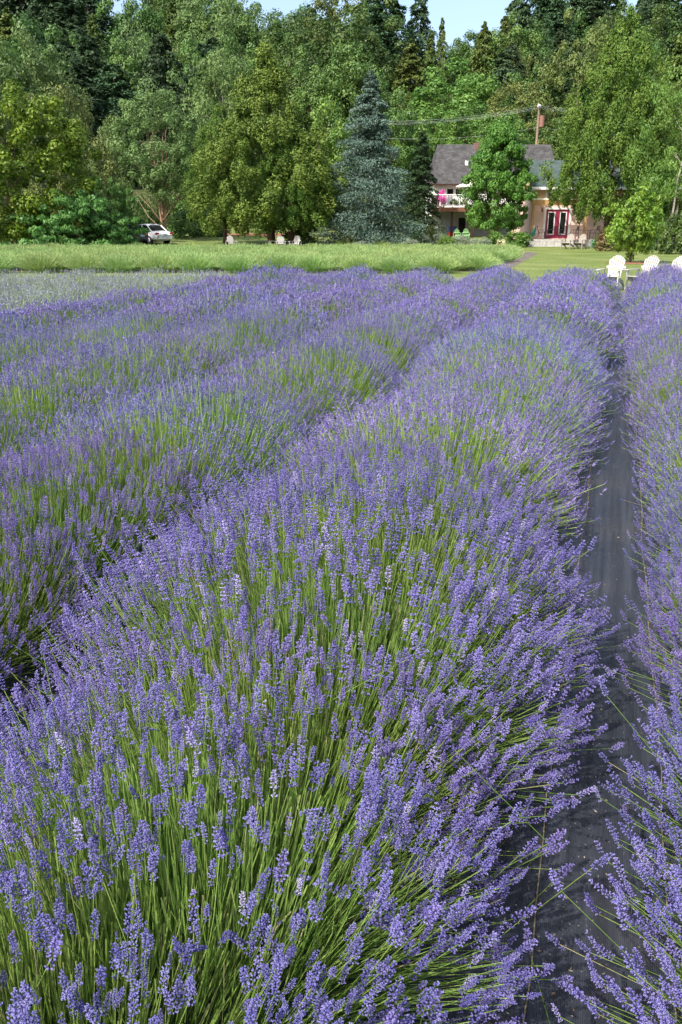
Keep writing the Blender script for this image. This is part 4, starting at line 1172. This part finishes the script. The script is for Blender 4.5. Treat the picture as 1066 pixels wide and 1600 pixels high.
# porch: beam, posts, low roof
PB = X2(925)
bx('porch_beam', M['wood_beam'], H2, X2(825), PB, -.65, -.45, zb, zp + .02)
bx('fascia', M['umbrella'], H2, X2(825.3), PB - .02, -.66, -.44, zp + .022, zp + .14)
for k in range(8):
    x = X2(826) + .15 + k * (PB - X2(826) - .3) / 7
    bx('rafter', M['wood_beam'], H2, x - .04, x + .04, -.44, YW - .04, zp - .10, zp + .015)
for px in (827.5, 909.5):
    bx('porch_post', M['wood_beam'], H2, X2(px) - .09, X2(px) + .09, -.64, -.46, pf, zb - .003)
# french doors
dm = (dx0 + dx1) / 2
bx('door_surround', M['white_paint'], H2, dx0 - .16, dx0 - .003, YW - .035, YW - .004, pf, dtop + .16)
bx('door_surround', M['white_paint'], H2, dx1 + .003, dx1 + .16, YW - .035, YW - .004, pf, dtop + .16)
bx('door_surround', M['white_paint'], H2, dx0 - .003, dx1 + .003, YW - .035, YW - .004, dtop + .003, dtop + .16)
for a0, a1 in ((dx0, dm - .01), (dm + .01, dx1)):
    mb = MB(); f_ = .17
    for q in ((a0, a0 + f_, pf + .01, dtop), (a1 - f_, a1, pf + .01, dtop), (a0 + f_, a1 - f_, pf + .01, pf + .28), (a0 + f_, a1 - f_, dtop - .16, dtop)):
        mb.box(((q[0] + q[1]) / 2, YW + .06, (q[2] + q[3]) / 2), (q[1] - q[0], .06, q[3] - q[2]))
    d_ = mb.build('door', M['maroon'], H2)
    i_ = .07; b0, b1, c0_, c1_ = a0 + f_, a1 - f_, pf + .28, dtop - .16
    mb = MB()
    for q in ((b0, b0 + i_, c0_, c1_), (b1 - i_, b1, c0_, c1_), (b0 + i_, b1 - i_, c0_, c0_ + i_), (b0 + i_, b1 - i_, c1_ - i_, c1_)):
        mb.box(((q[0] + q[1]) / 2, YW + .07, (q[2] + q[3]) / 2), (q[1] - q[0], .05, q[3] - q[2]))
    mb.build('glazing_frame', M['white_paint'], d_)
    bx('pane', M['glass'], d_, b0 + i_, b1 - i_, YW + .075, YW + .085, c0_ + i_, c1_ - i_)
mb = MB(); lx, lz = X2(847.5), Z2(326)
mb.tube([(lx, YW - .002, lz), (lx, YW - .16, lz + .05), (lx, YW - .18, lz - .04), (lx, YW - .18, lz - .22)], [.03, .03, .06, .10], 8); mb.build('wall_lamp', M['rust'], H2)
# patio slab and its stones
st0 = X2(799); st1 = X2(940)
bx('patio_slab', M['stone'], H2, st0, X2(1000), -2.0, YW - .04, -.3, pf - .05)
x = st0; rp = np.random.default_rng(3)
while x < st1:
    w = rp.uniform(.45, .8)
    for (z0_, z1_) in ((-.28, pf - .17), (pf - .16, pf - .001)):
        bx('patio_stone', M['stone'], H2, x + .008, x + w - .008, -2.22 - rp.uniform(0, .03), -2.005, z0_, z1_)
    x += w
# bistro furniture
def metal_chair(label):
    root = empty('metal_chair', (0, 0, 0), 0, label, 'chair', 'black metal chairs on the patio')
    mb = MB(); mb.box((0, 0, .45), (.44, .44, .03)); mb.build('seat', M['metal'], root)
    mb = MB(); mb.tube([(-.2, .2, .46), (-.2, .28, .72), (-.19, .33, .95), (.19, .33, .95), (.2, .28, .72), (.2, .2, .46)], .016, 6)
    for k in range(5): mb.box((-.13 + k * .065, .29, .78), (.02, .015, .30))
    mb.build('backrest', M['metal'], root)
    for sx in (-1, 1):
        mb = MB(); mb.tube([(sx * .2, -.2, .44), (sx * .23, -.25, 0)], .014, 6); mb.build('leg', M['metal'], root)
        mb = MB(); mb.tube([(sx * .2, .2, .44), (sx * .23, .30, 0)], .014, 6); mb.build('leg', M['metal'], root)
        mb = MB(); mb.tube([(sx * .21, .27, .68), (sx * .24, -.1, .68), (sx * .22, -.22, .44)], .014, 6); mb.build('armrest', M['metal'], root)
    return root
def metal_table(label):
    root = empty('metal_table', (0, 0, 0), 0, label, 'table', 'black metal tables on the patio')
    mb = MB(); mb.box((0, 0, .725), (1.25, .8, .03)); mb.build('tabletop', M['metal'], root)
    for sx in (-1, 1):
        for sy in (-1, 1):
            mb = MB(); mb.tube([(sx * .5, sy * .3, .71), (sx * .42, sy * .26, .35), (sx * .52, sy * .32, 0)], .018, 6); mb.build('leg', M['metal'], root)
    return root
def on_patio(root, px, y, turn, s=1.0):
    root.location = H2.matrix_basis @ Vector((X2(px), y, pf - .05)); root.rotation_euler = (0, 0, hr2 + rad(turn)); root.scale = (s,) * 3
mc = metal_chair('black metal chair left of the patio table, against the peach wall'); on_patio(mc, 844, -.4, 80, 1.05)
for px, y, tn, lab in ((893, -.7, -80, 'black metal chair right of the glass doors on the patio'), (926, -.5, -75, 'black metal chair at the right end of the patio'), (873, -1.3, 175, 'black metal chair in front of the glass doors')):
    c = copy_tree(mc); c['label'] = lab; on_patio(c, px, y, tn, 1.05)
mt = metal_table('black metal table in front of the maroon glass doors'); on_patio(mt, 863, -.5, 0)
c = copy_tree(mt); c['label'] = 'black metal table beside the right porch post'; on_patio(c, 910, -.2, 0, .95)
# teal tarp leaning at the porch corner
mb = MB(); r = np.random.default_rng(4); G = 7; vs = []
for i in range(G):
    for j in range(G):
        u_, v_ = i / (G - 1), j / (G - 1)
        vs.append((u_ * 1.2 + v_ * .1, -.1 + r.normal(0, .03), max(.03, (u_ ** 2.2) * 1.05 * (1 - .7 * v_) + r.normal(0, .015))) if True else 0)
        vs[-1] = (vs[-1][0], vs[-1][1] + v_ * .5, vs[-1][2])
mb.add(vs, [(i * G + j, (i + 1) * G + j, (i + 1) * G + j + 1, i * G + j + 1) for i in range(G - 1) for j in range(G - 1)])
o = mb.build('tarp', M['tarp'], None, H2.matrix_basis @ Vector((X2(806), -1.3, pf - .04))); o.rotation_euler = (0, 0, hr2)
so = o.modifiers.new('thick', 'SOLIDIFY'); so.thickness = .02
tag(o, 'teal tarp folded up against the left porch post', 'tarp')
# far building with a teal roof on the hill
hp3, hr3 = local(1040, 215, 118)
H3 = empty('hill_house', hp3, hr3, 'small building with a pale teal roof half hidden on the hill at the right', 'house')
z3 = at(1040, 205, 118).z - hp3.z
bx('wall', M['white_paint'], H3, -3, 3, 0, 4, -1, z3)
uvroof('roof', M['roof_teal'], H3, [(-3.3, -.4, z3), (3.3, -.4, z3), (3.3, 2, z3 + 1.9), (-3.3, 2, z3 + 1.9)])
uvroof('roof', M['roof_teal'], H3, [(3.3, 4.4, z3), (-3.3, 4.4, z3), (-3.3, 2, z3 + 1.9), (3.3, 2, z3 + 1.9)])

# ------------------------------------------------------------------ utility pole and wires
PD = 92.0
pb = at(843, 165, PD); pt = at(843, 165, PD)
gz_ = ground_z(pb)
up = empty('utility_pole', (pb.x, pb.y, gz_), rad(YAW), 'wooden utility pole with a reddish transformer behind the houses', 'utility pole')
hpole = pt.z - gz_
lean = 0.0
mb = MB(); mb.tube([(-lean * (pb.z - gz_), 0, -.5), (lean * (hpole - (pb.z - gz_)), 0, hpole)], [.17, .12], 10); mb.build('shaft', M['pole_wood'], up)
tx = lean * (hpole - (pb.z - gz_))
zt = at(843, 190, PD).z - gz_
mb = MB(); mb.tube([(tx + .38, 0, zt - .55), (tx + .38, 0, zt - .5), (tx + .38, 0, zt + .5), (tx + .38, 0, zt + .55)], [.22, .27, .27, .2], 12); mb.build('transformer', M['rust'], up)
mb = MB(); mb.box((tx, 0, hpole - .12), (1.0, .1, .1), rad(60)); mb.build('crossarm', M['galv'], up)
for s in (-.38, .0, .38):
    mb = MB(); mb.tube([(tx + s * .5, s * .87, hpole - .06), (tx + s * .5, s * .87, hpole + .14)], [.05, .035], 8); mb.build('insulator', M['white_paint'], up)
labs = ['uppermost power line running left and right from the utility pole', 'second power line from the top at the utility pole', 'third power line from the top at the utility pole', 'lowest single power line, below the transformer on the utility pole']
tops = [at(842, 164.5, PD), at(843, 167.5, PD - .35), at(843, 169.5, PD + .35), at(840, 199, PD)]
lefts = [at(560, 190, 80), at(560, 193, 79.6), at(560, 195, 80.4), at(600, 216, 80)]
rights = [at(960, 174, 100), at(960, 176, 99.6), at(960, 178, 100.4), at(960, 207, 100)]
for i in range(4):
    pts = []
    for A, B in ((lefts[i], tops[i]), (tops[i], rights[i])):
        for k in range(9):
            t = k / 8; q = A.lerp(B, t); q.z -= .5 * (1 - (2 * t - 1) ** 2) * (.9 if A is lefts[i] else .3); pts.append(q)
    mb = MB(); mb.tube(pts[:9] + pts[10:], .010, 5)
    tag(mb.build('power_line', M['wire']), labs[i], 'power line', 'power lines at the utility pole')

# ------------------------------------------------------------------ cars
def sedan(paint, label):
    """four-door saloon, nose towards +X, on the ground"""
    root = empty('parked_car', (0, 0, 0), 0, label, 'car')
    # lofted body: stations along x: (x, half width, z_bottom, z_top)
    st = [(-2.30, .72, .42, .72), (-2.22, .82, .28, .88), (-2.0, .87, .24, 1.00), (-1.4, .89, .22, 1.02), (-.6, .90, .20, .97), (.3, .90, .20, .95), (1.0, .89, .22, .92), (1.7, .86, .24, .80), (2.1, .80, .28, .68), (2.28, .66, .40, .58)]
    mb = MB(); vs = []
    for x, w, z0, z1 in st:
        h = z1 - z0
        ring = [(x, -w * .9, z0), (x, -w, z0 + h * .3), (x, -w, z0 + h * .7), (x, -w * .9, z0 + h * .95), (x, -w * .55, z1), (x, w * .55, z1), (x, w * .9, z0 + h * .95), (x, w, z0 + h * .7), (x, w, z0 + h * .3), (x, w * .9, z0)]
        vs += ring
    k = 10; fs = [tuple(range(k))]
    for i in range(len(st) - 1):
        for j in range(k): fs.append((i * k + j, i * k + (j + 1) % k, (i + 1) * k + (j + 1) % k, (i + 1) * k + j))
    fs.append(tuple(range((len(st) - 1) * k, len(st) * k))[::-1])
    mb.add(vs, fs); b_ = mb.build('body', paint, root, smooth=True)
    sb = b_.modifiers.new('sub', 'SUBSURF'); sb.levels = 1; sb.render_levels = 2
    # greenhouse: glass shell and painted roof and pillars
    gl = [(-1.55, .70, 1.00), (-.95, .62, 1.38), (-.35, .62, 1.45), (.35, .62, 1.42), (1.05, .72, .94)]
    mb = MB(); vs = []
    for x, w, z in gl: vs += [(x, -w, z), (x, w, z)]
    for x, w in ((-1.55, .80), (-.95, .80), (-.35, .81), (.35, .80), (1.05, .76)): vs += [(x, -w, .93), (x, w, .93)]
    fs = [(2 * i, 2 * i + 1, 2 * i + 3, 2 * i + 2) for i in range(4)]
    for s in (0, 1):
        for i in range(4): fs.append((2 * i + s, 2 * i + 2 + s, 10 + 2 * i + 2 + s, 10 + 2 * i + s))
    fs += [(0, 1, 11, 10), (8, 9, 19, 18)]
    mb.add(vs, fs); mb.build('windows', M['glass'], root)
    mb = MB(); up_ = .02
    rf = [(-1.0, .60, 1.37), (-.72, .62, 1.425), (-.35, .62, 1.45), (.05, .62, 1.447), (.42, .61, 1.40)]
    vs = []
    for x, w, z in rf: vs += [(x, -w - .02, z + .0), (x, -w * .6, z + .045), (x, w * .6, z + .045), (x, w + .02, z + .0)]
    mb.add(vs, [(4 * i + j, 4 * i + j + 1, 4 * i + j + 5, 4 * i + j + 4) for i in range(4) for j in range(3)])
    o = mb.build('car_roof', paint, root, smooth=True); so = o.modifiers.new('t', 'SOLIDIFY'); so.thickness = .03
    for s in (-1, 1):
        mb = MB()
        for pts in ([(-1.60, s * .74, .97), (-1.0, s * .64, 1.38)], [(-.32, s * .80, .95), (-.30, s * .64, 1.44)], [(1.08, s * .75, .93), (.40, s * .63, 1.40)]):
            mb.tube(pts, .045, 6)
        mb.build('pillar', paint, root)
        for x in (-1.38, 1.40):
            mb = MB(); mb.tube([(x, s * .70, .32), (x, s * .91, .32)], [.32, .32], 20)
            wh = mb.build('wheel', M['tyre'], root)
            mb = MB(); mb.tube([(x, s * .905, .32), (x, s * .925, .32)], [.20, .18], 14); mb.build('rim', M['galv'], wh)
        mb = MB(); mb.box((-2.20, s * .66, .80), (.16, .30, .15)); mb.build('tail_light', M['taillight'], root, bevel=.03)
        mb = MB(); mb.box((2.12, s * .58, .62), (.14, .28, .12)); mb.build('headlight', M['galv'], root, bevel=.03)
    mb = MB(); mb.box((-2.315, 0, .70), (.03, .42, .15)); mb.build('number_plate', M['plate'], root)
    return root
car = sedan(M['car_white'], 'white saloon car parked with its rear towards the lawn, partly hidden by the sumac')
p = at(232, 384, 67.5); p.z = ground_z(p); car.location = p; car.rotation_euler = (0, 0, rad(YAW + 138))
car2 = sedan(M['car_dark'], 'dark car almost hidden by the sumac, left of the white car')
p = at(190, 384, 66.5); p.z = ground_z(p); car2.location = p; car2.rotation_euler = (0, 0, rad(YAW + 150))
